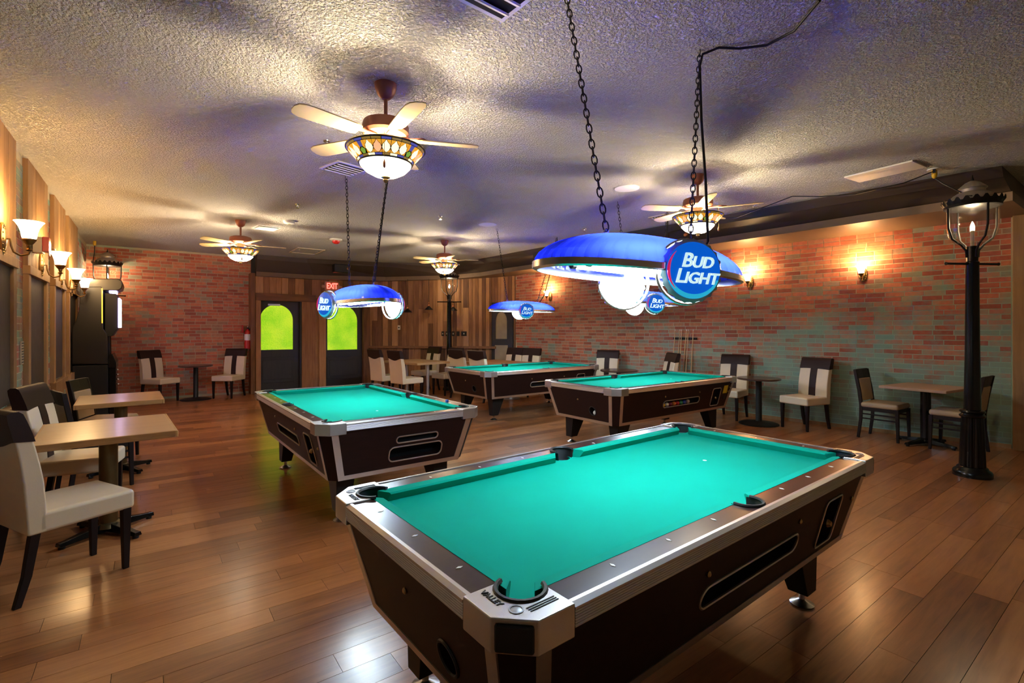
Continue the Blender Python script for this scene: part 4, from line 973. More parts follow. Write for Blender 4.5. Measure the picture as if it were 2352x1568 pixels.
# ------------------------------------------------------------------ gas-lamp style posts
def post_proto():
    t = empty('lamp_post')
    MB().lathe([(0.155, 0.0), (0.155, 0.045), (0.145, 0.06), (0.125, 0.075), (0.12, 0.09), (0.105, 0.10)], 28).build('base', M['black_gloss'], t)
    n = 48
    MB().loft([[((r + 0.006 * (1 if j % 4 < 2 else -1)) * math.cos(2 * PI * j / n), (r + 0.006 * (1 if j % 4 < 2 else -1)) * math.sin(2 * PI * j / n), z) for j in range(n)] for r, z in ((0.098, 0.09), (0.080, 0.60))]).build('fluted_foot', M['black_gloss'], t)
    MB().lathe([(0.08, 0.585), (0.100, 0.595), (0.104, 0.61), (0.09, 0.622), (0.085, 0.63), (0.102, 0.645), (0.095, 0.66), (0.07, 0.67)], 28).build('collar', M['black_gloss'], t)
    MB().lathe([(0.068, 0.66), (0.058, 1.3), (0.052, 2.12), (0.055, 2.13), (0.055, 2.15), (0.045, 2.16), (0.05, 2.31)], 24).build('shaft', M['black_gloss'], t)
    MB().tube([(-0.29, 0, 2.135), (-0.27, 0, 2.135), (0.27, 0, 2.135), (0.29, 0, 2.135)], [0.017, 0.012, 0.012, 0.017], 8).build('ladder_bar', M['black_gloss'], t)
    MB().lathe([(0.085, 2.325), (0.13, 2.34), (0.185, 2.42), (0.20, 2.52), (0.20, 2.70)], 32, cap=False).build('glass_jar', M['lens_clear'], t)
    for k in range(4):
        a = PI / 4 + PI / 2 * k + 0.5; ca, sa = math.cos(a), math.sin(a)
        MB().tube([(0.05 * ca, 0.05 * sa, 2.20), (0.055 * ca, 0.055 * sa, 2.27), (0.10 * ca, 0.10 * sa, 2.33), (0.175 * ca, 0.175 * sa, 2.39), (0.208 * ca, 0.208 * sa, 2.50), (0.212 * ca, 0.212 * sa, 2.71)], 0.010, 6).build('cage_arm', M['iron'], t)
    MB().lathe([(0.20, 2.695), (0.222, 2.70), (0.222, 2.725), (0.20, 2.73)], 32).build('ring', M['iron'], t)
    n = 84; rings = []
    for r, z in ((0.205, 2.70), (0.222, 2.725), (0.243, 2.765), (0.243, 2.765)):
        rings.append([((r) * math.cos(2 * PI * j / n), (r) * math.sin(2 * PI * j / n), z + (0.022 * (1 if (j % 4) in (1, 2) else -0.4) if r > 0.23 else 0)) for j in range(n)])
    MB().loft(rings, cap=False).build('scalloped_crown', M['iron'], t)
    MB().lathe([(0.195, 2.725), (0.195, 2.76), (0.185, 2.79), (0.15, 2.83), (0.115, 2.852), (0.10, 2.857), (0.10, 2.885), (0.115, 2.892), (0.113, 2.90), (0.08, 2.93), (0.06, 2.95), (0.03, 2.965), (0.018, 2.97)], 28).build('domed_cap', M['galv'], t)
    MB().lathe([(0.012, 2.965), (0.014, 2.985), (0.008, 3.0), (0.004, 3.03)], 10).build('finial', M['iron'], t)
    MB().lathe([(0.016, 2.31), (0.016, 2.47)], 12).build('candle', M['candle'], t)
    MB().lathe([(0.010, 2.47), (0.019, 2.50), (0.014, 2.53), (0.002, 2.56)], 12).build('bulb', M['bulb'], t)
    lamp('post_light', t, (0, 0, 2.58), 8.0, (1.0, 0.76, 0.45), 0.02)
    return t
pp = post_proto()
for k, (x, y_, rz, lb) in enumerate([(6.68, 1.24, -0.55, 'black lamp post with glass jar lantern by the long brick wall'), (5.86, 10.52, -0.6, 'black lamp post with glass lantern between the dining tables'), (-0.66, 12.38, 0.3, 'lamp post lantern rising behind the arcade cabinet')]):
    o = pp if k == 0 else copy_tree(pp)
    o.location = (x, y_, 0); o.rotation_euler = (0, 0, rz); tag(o, lb, 'lamp post', 'gas-lamp style posts')

# ------------------------------------------------------------------ chairs
def parsons_proto():
    """upholstered chair facing +x"""
    t = empty('dining_chair')
    W_ = 0.45
    MB().box((0.02, 0, 0.425), (0.47, W_, 0.115)).build('seat', M['cream'], t, bevel=0.022, seg=3)
    ST = [(0.37, -0.165, 0.085), (0.50, -0.168, 0.09), (0.65, -0.180, 0.088), (0.80, -0.205, 0.082), (0.92, -0.235, 0.075), (1.00, -0.262, 0.066), (1.035, -0.276, 0.055)]
    def fx(z):
        for (z0, x0, t0), (z1, x1, t1) in zip(ST, ST[1:]):
            if z <= z1:
                k = (z - z0) / (z1 - z0); return x0 + (x1 - x0) * k, t0 + (t1 - t0) * k
        return ST[-1][1], ST[-1][2]
    h = W_ / 2
    def ring(z, g=0.0, hw=h):
        x, th = fx(z); return [(x + g, -hw - g, z), (x + g, hw + g, z), (x - th - g, hw + g, z), (x - th - g, -hw - g, z)]
    zs = [0.37, 0.45, 0.55, 0.65, 0.75, 0.85, 0.93, 1.0, 1.035]
    MB().loft([ring(z) for z in zs]).build('backrest', M['cream'], t, bevel=0.012, seg=2, angle=60)
    # dark cap with a curved lower edge
    n = 12; b = MB()
    def edge(k): return -h - 0.003 + (W_ + 0.006) * k / n
    zt = 1.042
    def zf(k): return 0.875 + 0.012 * math.sin(PI * k / n)
    def zb_(k): return 0.885 - 0.045 * math.sin(PI * k / n) ** 1.5
    rows_ = []
    cols = []
    for k in range(n + 1):
        y_ = edge(k); colm = []
        for q in range(5):
            z = zf(k) + (zt - 0.012 - zf(k)) * q / 4; x, th = fx(z); colm.append((x + 0.004, y_, z))
        x, th = fx(zt); colm += [(x - 0.012, y_, zt + 0.002), (x - th + 0.012, y_, zt + 0.002)]
        for q in range(5):
            z = zt - 0.012 - (zt - 0.012 - zb_(k)) * q / 4; x, th = fx(z); colm.append((x - th - 0.004, y_, z))
        cols.append(colm)
    b.loft(cols, cap=True, closed=True)
    b.build('top_band', M['espresso'], t, angle=50)
    rows_ = []
    for z in (0.482, 0.6, 0.7, 0.8, 0.885):
        x, th = fx(z); w = 0.052
        rows_.append([(x + 0.004, -w, z), (x + 0.004, w, z), (x - 0.004, w, z), (x - 0.004, -w, z)])
    MB().loft(rows_).build('stripe', M['espresso'], t, smooth=False)
    for sx, sy in ((1, 1), (1, -1)):
        x, y_ = 0.215, sy * 0.195
        MB().loft([[(x - a, y_ - a, z), (x + a, y_ - a, z), (x + a, y_ + a, z), (x - a, y_ + a, z)] for a, z in ((0.015, 0), (0.023, 0.375))]).build('leg', M['leg'], t, smooth=False, bevel=0.003)
    for sy in (1, -1):
        y_ = sy * 0.19
        MB().loft([[(x - a, y_ - a, z), (x + a, y_ - a, z), (x + a, y_ + a, z), (x - a, y_ + a, z)] for a, x, z in ((0.016, -0.285, 0), (0.019, -0.245, 0.15), (0.022, -0.212, 0.375))]).build('leg', M['leg'], t, smooth=False, bevel=0.003)
    return t
def frame_proto():
    """dark wooden chair with padded seat, facing +x"""
    t = empty('dining_chair')
    b = MB().box((0.01, 0, 0.455), (0.43, 0.44, 0.075)); b.build('seat', M['tan'], t, bevel=0.032, seg=4)
    for sy in (-1, 1):
        y_ = sy * 0.195
        rng = [(0.016, -0.235, 0.0), (0.018, -0.205, 0.25), (0.02, -0.20, 0.45), (0.02, -0.225, 0.65), (0.018, -0.275, 0.92)]
        MB().loft([[(x - a, y_ - 0.014, z), (x + a, y_ - 0.014, z), (x + a, y_ + 0.014, z), (x - a, y_ + 0.014, z)] for a, x, z in rng]).build('back_post', M['leg'], t, smooth=False, bevel=0.003)
        MB().loft([[(x - a, y_ - a, z), (x + a, y_ - a, z), (x + a, y_ + a, z), (x - a, y_ + a, z)] for a, x, z in ((0.014, 0.215, 0), (0.020, 0.205, 0.42))]).build('leg', M['leg'], t, smooth=False, bevel=0.003)
        MB().box((0.0, y_, 0.40), (0.40, 0.022, 0.05)).build('apron', M['leg'], t, smooth=False)
        for z in (0.27, 0.33): MB().box((0.0, y_, z), (0.41, 0.014, 0.018)).build('stretcher', M['leg'], t, smooth=False)
    MB().box((0.20, 0, 0.40), (0.022, 0.37, 0.05)).build('apron', M['leg'], t, smooth=False)
    MB().loft([[(x - 0.012, -0.185, z), (x - 0.018, 0, z), (x - 0.012, 0.185, z), (x + 0.012, 0.185, z), (x + 0.006, 0, z), (x + 0.012, -0.185, z)] for x, z in ((-0.248, 0.80), (-0.276, 0.925))]).build('top_rail', M['leg'], t, smooth=False, bevel=0.004)
    MB().loft([[(x - 0.02, -0.175, z), (x + 0.02, -0.175, z), (x + 0.02, 0.175, z), (x - 0.02, 0.175, z)] for x, z in ((-0.205, 0.50), (-0.226, 0.66), (-0.246, 0.80))]).build('back_pad', M['tan'], t, bevel=0.010, angle=60)
    return t
cA, cB = parsons_proto(), frame_proto()
CH = [(cA, -0.40, 3.95, 27, 'cream chair at the front edge of the nearest oak table, its back to the wall', 'side chairs by the left wall'),
      (cA, -0.46, 5.22, -12, 'cream chair with dark centre stripe tucked behind the nearest oak table', 'side chairs by the left wall'),
      (cA, 7.77, 4.45, 190, 'cream striped chair left of the dark round table by the cue sticks', 'cream chairs along the brick wall'),
      (cA, 7.86, 3.32, 168, 'cream striped chair between the dark round table and the square table', 'cream chairs along the brick wall'),
      (cA, 7.34, 6.86, 205, 'cream striped chair behind the far pool tables against the brick wall', 'cream chairs along the brick wall'),
      (cA, 7.42, 5.62, 150, 'cream chair turned to its small table next to the cue sticks', 'cream chairs along the brick wall'),
      (cA, 0.18, 12.30, -50, 'cream striped chair before the red brick wall next to the arcade cabinet', 'cream chairs at the far brick wall'),
      (cA, 1.38, 12.22, -128, 'cream striped chair before the red brick wall under the fire extinguisher', 'cream chairs at the far brick wall'),
      (cA, 4.14, 10.22, 12, 'cream chair at the pale dining table nearest the second green door', 'chairs at the pale dining table'),
      (cA, 4.26, 9.42, 10, 'cream chair at the front corner of the pale dining table', 'chairs at the pale dining table'),
      (cA, 5.34, 10.78, 190, 'cream striped chair at the pale dining table beside the ledge wall', 'chairs at the pale dining table'),
      (cA, 5.42, 9.86, 192, 'cream striped chair at the pale dining table beside the lamp post', 'chairs at the pale dining table'),
      (cA, 5.52, 9.16, 12, 'cream chair at the orange dining table nearest the lamp post', 'chairs at the orange dining table'),
      (cA, 5.60, 8.48, 12, 'cream chair at the orange dining table behind the farthest pool table', 'chairs at the orange dining table'),
      (cA, 6.60, 9.12, 195, 'cream striped chair at the orange dining table before the narrow door', 'chairs at the orange dining table'),
      (cA, 6.72, 8.62, 200, 'cream striped chair at the orange dining table nearest the brick wall', 'chairs at the orange dining table'),
      (cB, -0.40, 6.02, 18, 'dark framed chair with cream seat in front of the second oak table', 'wood-framed chairs'),
      (cB, -0.38, 7.16, -18, 'dark framed chair behind the second oak table', 'wood-framed chairs'),
      (cB, 8.0, 2.37, -92, 'dark framed chair with tan seat left of the square table', 'wood-framed chairs'),
      (cB, 7.95, 1.61, 88, 'dark framed chair with tan seat half hidden behind the lamp post', 'wood-framed chairs')]
used = set()
for (pr_, x, y_, dg_, lb, gp) in CH:
    o = pr_ if pr_ not in used else copy_tree(pr_)
    used.add(pr_); o.location = (x, y_, 0); o.rotation_euler = (0, 0, math.radians(dg_)); tag(o, lb, 'chair', gp)

# ------------------------------------------------------------------ tables
def cross_base(t, mt, n=4, reach=0.30, z=0.045, rot=0.3, col_r=0.055, top=0.72, col_mat=None):
    MB().lathe([(col_r + 0.03, 0.05), (col_r + 0.02, 0.075), (col_r, 0.085), (col_r, top)], 20).build('column', col_mat or mt, t)
    for k in range(n):
        a = rot + 2 * PI * k / n; ca, sa = math.cos(a), math.sin(a)
        b = MB()
        rg = []
        for s_, w, h0, h1 in ((0.0, 0.04, 0.025, 0.085), (0.10, 0.036, 0.025, 0.075), (reach - 0.04, 0.024, 0.018, 0.048), (reach, 0.028, 0.018, 0.045)):
            rg.append([(s_ * ca - w * sa * k2, s_ * sa + w * ca * k2, zz) for k2, zz in ((-1, h0), (1, h0), (0.7, h1), (-0.7, h1))])
        b.loft(rg); arm = b.build('base_arm', mt, t, smooth=False, bevel=0.004)
        MB().lathe([(0.018, 0.0), (0.02, 0.01), (0.014, 0.02)], 10, ((reach - 0.025) * ca, (reach - 0.025) * sa, 0)).build('glide', M['black'], arm)
def slab_table(x, y_, sx, sy, lb, top_mt, edge_mt, z=0.76, th=0.035, rz=0.0, col_mat=None, base=True, **kw):
    t = empty('dining_table', (x, y_, 0), rz, lb, 'table')
    tp = MB().box((0, 0, z - th / 2), (sx - 0.03, sy - 0.03, th)).build('table_top', top_mt, t, smooth=False, bevel=0.003)
    e = MB()
    for sg in (-1, 1):
        MB().box((sg * (sx / 2 - 0.009), 0, z - th / 2 - 0.002), (0.018, sy, th + 0.003)).build('edging', edge_mt, t, smooth=False, bevel=0.005)
        MB().box((0, sg * (sy / 2 - 0.009), z - th / 2 - 0.002), (sx - 0.036, 0.018, th + 0.003)).build('edging', edge_mt, t, smooth=False, bevel=0.005)
    if base: cross_base(t, M['black_gloss'], top=z - th, col_mat=col_mat, **kw)
    return t
slab_table(-0.24, 4.62, 0.76, 0.90, 'honey oak table with bronze column between the two nearest cream chairs', M['oak'], M['oak_edge'], z=0.765, th=0.042, rz=math.radians(3), col_mat=M['pole_bronze'], reach=0.31, rot=0.55)
slab_table(-0.24, 6.55, 0.70, 0.84, 'honey oak table farther along the left wall between dark framed chairs', M['oak'], M['oak_edge'], z=0.765, th=0.042, rz=math.radians(2), col_mat=M['pole_bronze'], reach=0.30, rot=0.55)
slab_table(8.0, 1.93, 0.80, 0.70, 'square tan table against the brick wall behind the lamp post', M['mauve_top'], M['mauve_top'], z=0.745, th=0.03, rz=math.radians(-7), reach=0.34, rot=-0.22)
def round_table(x, y_, r, lb, z=0.72):
    t = empty('round_table', (x, y_, 0), 0, lb, 'table', 'small dark round tables')
    MB().lathe([(r - 0.01, z - 0.03), (r, z - 0.025), (r, z - 0.006), (r - 0.006, z)], 40).build('table_top', M['walnut_top'], t)
    MB().lathe([(0.055, 0.03), (0.045, 0.045), (0.045, z - 0.05), (0.10, z - 0.03)], 20).build('column', M['black'], t)
    MB().lathe([(r * 0.92, 0.0), (r * 0.92, 0.012), (r * 0.80, 0.025), (0.10, 0.035), (0.06, 0.05)], 36).build('base_plate', M['iron'], t)
    return t
round_table(7.64, 3.89, 0.31, 'dark round table between the two striped chairs on the brick wall')
round_table(7.02, 6.18, 0.34, 'dark round table behind the pool tables beside the cue sticks')
round_table(0.78, 12.22, 0.31, 'dark round table in front of the red brick wall')
M['pine'] = wood('pale_pine', [(0.15, (0.38, 0.22, 0.10)), (0.5, (0.50, 0.31, 0.15)), (0.9, (0.58, 0.40, 0.21))], stretch=(2, 14, 14), rough=0.35, bump=0.03)
M['orange_top'] = wood('orange_pine', [(0.15, (0.34, 0.13, 0.045)), (0.5, (0.46, 0.19, 0.07)), (0.9, (0.55, 0.26, 0.10))], stretch=(2, 14, 14), rough=0.3, bump=0.03)
for (x, y_, sx, sy, lb, mt) in [(4.80, 10.08, 0.92, 1.3, 'pale wooden dining table with four cream chairs before the ledge', M['pine']), (6.12, 8.80, 0.95, 1.25, 'orange wooden dining table with four cream chairs near the brick corner', M['orange_top'])]:
    t = slab_table(x, y_, sx, sy, lb, mt, mt, z=0.765, th=0.04, rz=math.radians(10), base=False)
    for sg in (-1, 1):
        MB().lathe([(0.20, 0.0), (0.20, 0.012), (0.06, 0.03), (0.035, 0.04), (0.035, 0.73)], 20, (0, sg * sy * 0.3, 0)).build('pedestal', M['alu'], t)

# ------------------------------------------------------------------ arcade cabinet by the left wall
YA = 10.15
def ap(u, v, dy=0.0):
    r = ray(u); d = YA / r[1]; return (r[0] * d, CAMH - (v - Y0) / FPX * d)
ar = empty('arcade_cabinet', (0, 0, 0), 0, 'tall black arcade cabinet with violet light strips against the left wall', 'arcade machine')
def extr(name, pts, y0, y1, mt, bevel=0.0, parent=None):
    q = [(x, z) for x, z in pts]
    n = len(q); b = MB().add([(x, y0, z) for x, z in q] + [(x, y1, z) for x, z in q], [tuple(range(n)), tuple(reversed(range(n, 2 * n)))] + [(i, n + i, n + (i + 1) % n, (i + 1) % n) for i in range(n)])
    return b.build(name, mt, parent or ar, smooth=False, bevel=bevel)
XW = -0.965
prof = [ap(184, 642), ap(232, 642), ap(236, 668), ap(237, 755), ap(246, 768), ap(248, 836)]
low = [ap(157, 836), ap(156, 800), ap(157, 768), ap(166, 752), ap(175, 735), ap(181, 714), ap(183, 690)]
side_pts = [(max(x, XW), z) for x, z in low + prof]
extr('side_panel', side_pts, YA, YA + 0.05, M['arcade'], 0.008); extr('side_panel', side_pts, YA + 0.62, YA + 0.67, M['arcade'], 0.008)
core = [(x * 1.0 - 0.02 if i > 8 else x, z - 0.01) for i, (x, z) in enumerate(side_pts)]
extr('back_box', [(max(x, XW), z - 0.012) for x, z in low] + [(ap(228, 650)[0], ap(228, 650)[1]), ap(230, 760), ap(240, 772), ap(241, 834)], YA + 0.05, YA + 0.62, M['arcade'])
xb0, zb0 = ap(155, 840); xb1, _ = ap(248, 840)
MB().box(((max(xb0, XW) + xb1) / 2, YA + 0.335, zb0 / 2), (xb1 - max(xb0, XW), 0.66, zb0 - 0.01)).build('lower_cabinet', M['black'], ar, smooth=False, bevel=0.01)
hd = [ap(184, 640), ap(272, 640), ap(280, 645), ap(282, 653), ap(279, 663), ap(270, 667), ap(236, 667), ap(232, 660), ap(184, 660)]
extr('hood', [(max(x, XW), z) for x, z in hd], YA - 0.005, YA + 0.68, M['arcade'], 0.012)
extr('hood_light', [ap(250, 666), ap(266, 666), ap(266, 671), ap(250, 671)], YA + 0.05, YA + 0.6, M['bulb'] if False else M['violet_glow'])
extr('screen', [ap(240, 672), ap(266, 674), ap(271, 680), ap(271, 753), ap(262, 764), ap(256, 772), ap(240, 772)], YA + 0.06, YA + 0.61, M['black'], 0.006)
extr('screen_light', [ap(271, 684), ap(275, 684), ap(275, 752), ap(271, 752)], YA + 0.04, YA + 0.63, M['violet_glow'])
extr('edge_light', [ap(233, 662), ap(236, 662), ap(236, 742), ap(233.5, 742)], YA - 0.006, YA + 0.002, M['gold_glow'])
extr('control_deck', [ap(248, 818), ap(258, 812), ap(267, 832), ap(267, 845), ap(248, 845)], YA + 0.02, YA + 0.65, M['black_gloss'], 0.006)
xg, zg = ap(257, 904); xg0, zt_ = ap(249, 845)
MB().box(((xg0 + ap(266, 845)[0]) / 2, YA + 0.335, zt_ / 2), (ap(266, 845)[0] - xg0, 0.5, zt_)).build('coin_door', M['black_gloss'], ar, smooth=False, bevel=0.01)
for k in range(4):
    x_, z_ = ap(266, 850 + 12 * k); MB().lathe([(0.012, 0), (0.018, 0.01), (0.008, 0.03)], 10, (x_, YA + 0.15 + 0.06 * k, z_), 'X').build('button', M['chrome'], ar)

# ------------------------------------------------------------------ things on the walls
# red fire alarm with strobe on the second boarded window
t = empty('fire_alarm', (-0.955, 6.98, 2.34), 0, 'red fire alarm with clear strobe on the boarded window head', 'alarm')
MB().box((0.035, -0.0, 0), (0.07, 0.16, 0.16)).build('back_box', M['beige'], t, smooth=False, bevel=0.004)
MB().box((0.095, 0, 0.01), (0.05, 0.14, 0.15)).build('red_cover', M['red'], t, smooth=False, bevel=0.005)
MB().lathe([(0.05, 0), (0.048, 0.02), (0.03, 0.04), (0.002, 0.048)], 18, (0.12, 0, -0.055), 'X').build('strobe', M['lens_clear'], t)
t = empty('wall_vent', (-0.994, 6.60, 1.25), 0, 'small slotted vent on the left brick strip', 'vent')
MB().box((0.006, 0, 0), (0.012, 0.10, 0.22)).build('plate', M['beige'], t, smooth=False)
for k in range(8): MB().box((0.014, 0, -0.09 + 0.026 * k), (0.006, 0.08, 0.008)).build('slat', M['iron'], t, smooth=False)
# fire extinguisher at the end of the brick wall
t = empty('fire_extinguisher', (1.80, 12.60, 1.02), 0, 'red fire extinguisher hanging at the corner of the brick wall', 'fire extinguisher')
MB().lathe([(0.055, 0.0), (0.066, 0.012), (0.066, 0.36), (0.055, 0.41), (0.025, 0.44), (0.025, 0.46)], 20).build('cylinder', M['red'], t)
MB().lathe([(0.0665, 0.20), (0.0665, 0.34)], 20, cap=False).build('label_band', M['white'], t)
MB().box((0.0, -0.02, 0.475), (0.03, 0.12, 0.03)).build('valve', M['iron'], t, smooth=False, bevel=0.004)
MB().lathe([(0.02, 0.0), (0.02, 0.02)], 12, (0, -0.03, 0.50)).build('gauge', M['chrome'], t)
MB().tube([(0.03, -0.03, 0.46), (0.08, -0.04, 0.40), (0.085, -0.03, 0.15)], 0.012, 8).build('hose', M['black'], t)
MB().box((0, 0.080, 0.25), (0.06, 0.03, 0.10)).build('bracket', M['iron'], t, smooth=False)
t = MB().box((0, 0, 0), (0.015, 0.15, 0.17)).build('extinguisher_sign', M['red'], smooth=False); t.location = (1.70, 12.62, 1.48); tag(t, 'red projecting sign above the fire extinguisher', 'sign')
# exit sign
a_, z_ = W1.at(760, 658)
t = empty('exit_sign', tuple(W1.pt(a_, z_, 0.075)), W1.ang, 'EXIT sign glowing red above the second green door', 'sign')
MB().prism(stadium(0.36, 0.23, r=0.05), -0.02, 0.02).build('housing', M['exit_plate'], t, smooth=False, xf=Matrix.Rotation(PI / 2, 4, 'X'))
link_mesh('lettering', text_mesh('EXIT', 0.20, 0.004, M['red_glow'], offset=0.002, spacing=0.9), t, Matrix.Translation((0, -0.024, 0)) @ Matrix.Rotation(PI / 2, 4, 'X') @ Matrix.Scale(0.72, 4, (1, 0, 0)))
for sg in (-1, 1): MB().lathe([(0.045, 0), (0.045, 0.02), (0.03, 0.04)], 16, (sg * 0.215, 0.01, -0.01), 'Y').build('emergency_light', M['exit_plate'], t)
MB().box((0, 0.04, 0), (0.08, 0.06, 0.06)).build('mount', M['iron'], t, smooth=False)
# plates on the slanted wall
for (u, v, w, h_, mt, lb, nm) in [(917, 752, 0.07, 0.115, M['white_paint'], 'white outlet plate on the slanted board wall', 'outlet_plate'), (1017.5, 766, 0.07, 0.12, M['black'], 'black switch plate first from the white outlet', 'switch_plate'),
                              (1027, 766, 0.07, 0.12, M['black'], 'black switch plate half behind the lamp post', 'switch_plate'), (1041.5, 766, 0.07, 0.12, M['black'], 'black switch plate just past the lamp post', 'switch_plate'),
                              (1052.5, 766, 0.07, 0.12, M['black'], 'black blank plate between two switch plates', 'switch_plate'), (1066, 766, 0.14, 0.12, M['black'], 'wide black plate with a white socket nearest the narrow door', 'switch_plate')]:
    a_, z_ = W2.at(u, v); t = empty(nm, tuple(W2.pt(a_, z_, 0.012)), W2.ang, lb, 'wall plate')
    MB().box((0, -0.006, 0), (w, 0.012, h_)).build('plate', mt, t, smooth=False, bevel=0.002)
    if 'blank' not in lb: MB().box((0, -0.015, 0), (0.02 if mt is M['black'] else 0.03, 0.008, 0.035)).build('toggle', M['black'] if mt is not M['black'] else (M['white'] if 'socket' in lb else M['alu']), t, smooth=False)
# little pendant lamps in front of the slanted wall
for (u, v, lb) in [(942, 717, 'small dark cone pendant nearest the hanging beer lamp'), (990, 711, 'small dark cone pendant hanging between two others'), (1045, 713, 'small dark cone pendant just past the lamp post')]:
    a_, z_ = W2.at(u, v); p = W2.pt(a_, z_, 0.20)
    p.z = CAMH - (v - Y0) / FPX * depth_of(p.x, p.y)
    t = empty('pendant_lamp', tuple(p), 0, lb, 'lamp', 'small cone pendants')
    MB().lathe([(0.115, 0.0), (0.112, 0.006), (0.02, 0.09), (0.016, 0.09), (0.10, 0.0)], 24, cap=False).build('cone_shade', M['iron'], t)
    MB().lathe([(0.017, 0.085), (0.026, 0.095), (0.026, 0.13), (0.015, 0.14), (0.022, 0.15), (0.022, 0.18), (0.010, 0.19)], 14).build('socket', M['copper'], t)
    MB().tube([(0, 0, 0.19), (0, 0, 2.76 - p.z)], 0.006, 6).build('cord', M['black'], t)
# pool cues leaning on the brick wall
for k in range(6):
    y_ = 5.30 + 0.065 * k + (0.02 if k % 2 else 0)
    t = empty('pool_cue', (0, 0, 0), 0, 'maple pool cue leaning on the brick wall', 'pool cue', 'pool cues leaning on the brick wall')
    p0 = Vector((wx(y_) - 0.22, y_ - 0.03 + 0.02 * (k % 3), 0.0)); p1 = Vector((wx(y_) - 0.035, y_ + 0.012 * (k % 2), 1.47))
    q = lambda s: p0 + (p1 - p0) * s
    MB().tube([q(0.0), q(0.02), q(0.28)], [0.014, 0.0145, 0.0125], 10).build('butt', M['cue'], t)
    MB().tube([q(0.28), q(0.98)], [0.0125, 0.0065], 10).build('shaft', M['cue'], t)
    MB().tube([q(0.98), q(1.0)], [0.0066, 0.0066], 8).build('tip', M['white'], t)
cr = MB().box((wx(5.46) - 0.02, 5.47, 1.30), (0.03, 0.46, 0.04), ang + PI / 2 - PI / 2 * 0).build('cue_rail', M['leg'], smooth=False)
cr.data.transform(Matrix.Identity(4)); tag(cr, 'dark cue holder strip on the brick wall behind the pool cues', 'rack')

# ------------------------------------------------------------------ ceiling fittings
def ceil_vent(x, y_, w, l, rz, lb, n=5, mt=None, nested=True):
    t = empty('ceiling_vent', (x, y_, CEIL), rz, lb, 'vent')
    MB().box((0, 0, -0.006), (w, l, 0.012)).build('frame', mt or M['white_paint'], t, smooth=False, bevel=0.003)
    MB().box((0, 0, -0.0125), (w * 0.84, l * 0.84, 0.003)).build('dark_core', M['black'], t, smooth=False)
    for k in range(n):
        s = (k + 0.5) / n - 0.5
        MB().box((0, s * l * 0.84, -0.018), (w * 0.82, l * 0.84 / n * 0.45, 0.010), Matrix.Rotation(0.5, 3, 'X')).build('slat', mt or M['white_paint'], t, smooth=False)
    return t
ceil_vent(1.63, 5.16, 0.36, 0.36, 0.25, 'square louvred vent in the ceiling near the first fan')
ceil_vent(1.55, 8.93, 0.36, 0.36, 0.1, 'square louvred vent beside the fan over the left aisle')
ceil_vent(6.22, 4.58, 0.42, 0.30, 0.0, 'tan louvred vent next to the brown cove', mt=M['beige'])
ceil_vent(1.38, 2.00, 0.34, 0.34, 0.05, 'white ceiling vent above the near pool table', n=3)
t = MB().box((0, 0, -0.008), (0.62, 0.34, 0.016)).build('ceiling_panel', M['white_paint'], smooth=False, bevel=0.003); t.location = (6.27, 1.86, CEIL); t.rotation_euler = (0, 0, 1.48); tag(t, 'plain white access panel in the ceiling by the cove', 'panel')
t = empty('ceiling_hatch', (2.72, 11.1, CEIL), 0, 'square hatch in the ceiling before the green doors', 'hatch')
for sg in (-1, 1):
    MB().box((sg * 0.26, 0, -0.006), (0.03, 0.72, 0.012)).build('frame', M['beige'], t, smooth=False); MB().box((0, sg * 0.36, -0.006), (0.55, 0.03, 0.012)).build('frame', M['beige'], t, smooth=False)
MB().box((0, 0, -0.002), (0.49, 0.69, 0.004)).build('panel', M['ceiling'], t, smooth=False)
for (x, y_, lb) in [(4.56, 3.89, 'round white speaker grille in the ceiling over the stickered pool table'), (4.35, 6.56, 'round white speaker grille in the ceiling over the farthest pool table')]:
    t = empty('ceiling_speaker', (x, y_, CEIL), 0, lb, 'speaker')
    MB().lathe([(0.145, 0), (0.145, -0.008), (0.13, -0.010), (0.002, -0.012)], 32).build('grille', M['white_paint'], t)
t = empty('smoke_detector', (1.74, 8.18, CEIL), 0, 'round white smoke detector on the ceiling near the left fan', 'smoke detector')
MB().lathe([(0.085, 0), (0.085, -0.02), (0.075, -0.04), (0.04, -0.05), (0.002, -0.05)], 24).build('housing', M['white_paint'], t)
MB().lathe([(0.02, -0.049), (0.02, -0.056)], 12).build('sensor', M['beige'], t)
t = empty('ceiling_strobe', (2.80, 9.33, CEIL), 0, 'white base with red strobe on the ceiling before the doors', 'alarm')
MB().lathe([(0.11, 0), (0.11, -0.015), (0.08, -0.03)], 24).build('base', M['white_paint'], t)
MB().lathe([(0.07, -0.03), (0.065, -0.06), (0.04, -0.085), (0.002, -0.09)], 20).build('red_dome', M['red'], t)
for (x, y_, lb) in [(1.60, 7.02, 'small sprinkler head above the left aisle'), (1.27, 4.5, 'small sprinkler head beside the first fan'), (3.47, 6.5, 'small sprinkler head in the middle of the ceiling'), (5.85, 5.9, 'small sprinkler head near the cove and the far lamp')]:
    t = empty('sprinkler_head', (x, y_, CEIL), 0, lb, 'sprinkler')
    MB().lathe([(0.032, 0), (0.03, -0.006), (0.012, -0.01), (0.010, -0.03), (0.006, -0.035)], 14).build('body', M['chrome'], t)
    MB().lathe([(0.022, -0.048), (0.022, -0.051)], 12).build('deflector', M['chrome'], t)
    for sg in (-1, 1): MB().tube([(sg * 0.009, 0, -0.025), (sg * 0.014, 0, -0.038), (sg * 0.004, 0, -0.049)], 0.002, 5).build('yoke', M['chrome'], t)
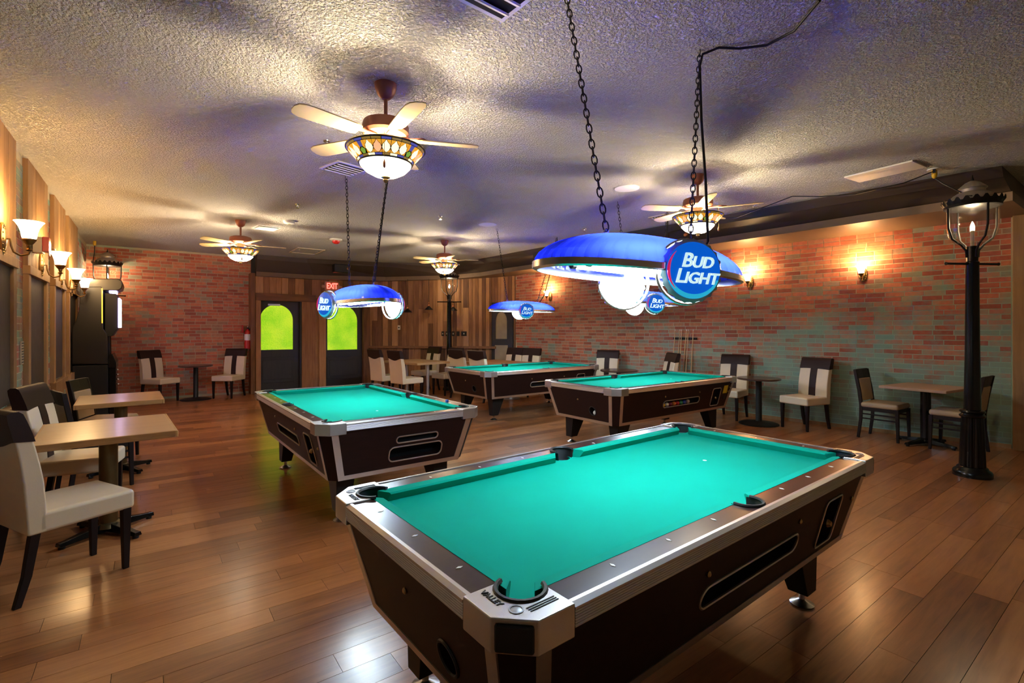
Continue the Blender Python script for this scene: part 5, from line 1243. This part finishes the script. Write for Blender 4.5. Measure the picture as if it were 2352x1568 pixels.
# speaker boxes on the cove
def speaker(p, rz, lb, s=1.0):
    t = empty('cove_speaker', p, rz, lb, 'speaker', 'black speakers on the cove')
    MB().box((0, 0, 0), (0.34 * s, 0.20 * s, 0.20 * s)).build('cabinet', M['black'], t, bevel=0.02, smooth=False)
    MB().box((0, -0.10 * s, 0), (0.30 * s, 0.012, 0.16 * s)).build('grille', M['iron'], t, smooth=False)
    MB().lathe([(0.035 * s, 0), (0.03 * s, 0.02), (0.002, 0.03)], 16, (0.15 * s, -0.10 * s, 0), 'Y').build('horn', M['copper'], t)
    MB().box((-0.02, 0.12 * s, 0.0), (0.06, 0.16 * s, 0.05)).build('bracket', M['iron'], t, smooth=False)
speaker((3.68, 11.92, 2.92), 0.0, 'black speaker on the cove above the EXIT sign')
speaker((6.62, 4.55, 2.90), -PI / 2 - 0.1, 'black speaker on the cove behind the nearer fan by the brick wall', 1.0)
speaker((6.30, 7.55, 2.92), -PI / 2 - 0.1, 'black speaker on the cove behind the big beer lamp', 1.0)
# junction box, cords along the ceiling
t = empty('junction_box', (6.60, 1.52, CEIL), 0.2, 'ceiling outlet with yellow plug feeding the lamp post', 'outlet')
MB().lathe([(0.06, 0), (0.06, -0.012)], 20).build('cover', M['white_paint'], t)
MB().lathe([(0.024, -0.012), (0.026, -0.06), (0.018, -0.085), (0.008, -0.095)], 14, (0.02, 0, 0)).build('yellow_plug', M['yellow'], t)
MB().box((-0.035, 0, -0.03), (0.025, 0.025, 0.04)).build('black_plug', M['black'], t, smooth=False)
jinv = (Matrix.Translation((6.60, 1.52, CEIL)) @ Matrix.Rotation(0.2, 4, 'Z')).inverted()
MB().tube([(6.62, 1.52, 3.055), (6.63, 1.45, 2.98), (6.60, 1.30, 2.85), (6.53, 1.25, 2.80), (6.44, 1.20, 2.775)], 0.006, 6).build('cord', M['black'], pp, xf=(Matrix.Translation((6.68, 1.24, 0)) @ Matrix.Rotation(-0.55, 4, 'Z')).inverted())
MB().tube([(6.56, 1.52, 3.115), (6.50, 1.75, 3.04), (6.50, 2.2, 3.02), (6.50, 2.55, 3.07), (6.51, 2.89, 3.147), (6.60, 3.3, 3.10), (6.63, 3.7, 3.04), (6.55, 4.2, 3.10), (6.42, 4.62, 3.147)], 0.006, 6).build('ceiling_cord', M['black'], t, xf=jinv)
t = empty('yellow_connector', (-0.84, 12.25, CEIL), 0, 'yellow plug with cord above the lantern behind the arcade cabinet', 'plug')
MB().lathe([(0.024, 0), (0.026, -0.06), (0.015, -0.085)], 12).build('plug', M['yellow'], t)
MB().tube([(0, 0, -0.08), (-0.01, 0.02, -0.25), (-0.03, 0.05, -0.38)], 0.007, 6).build('cord', M['black'], t)
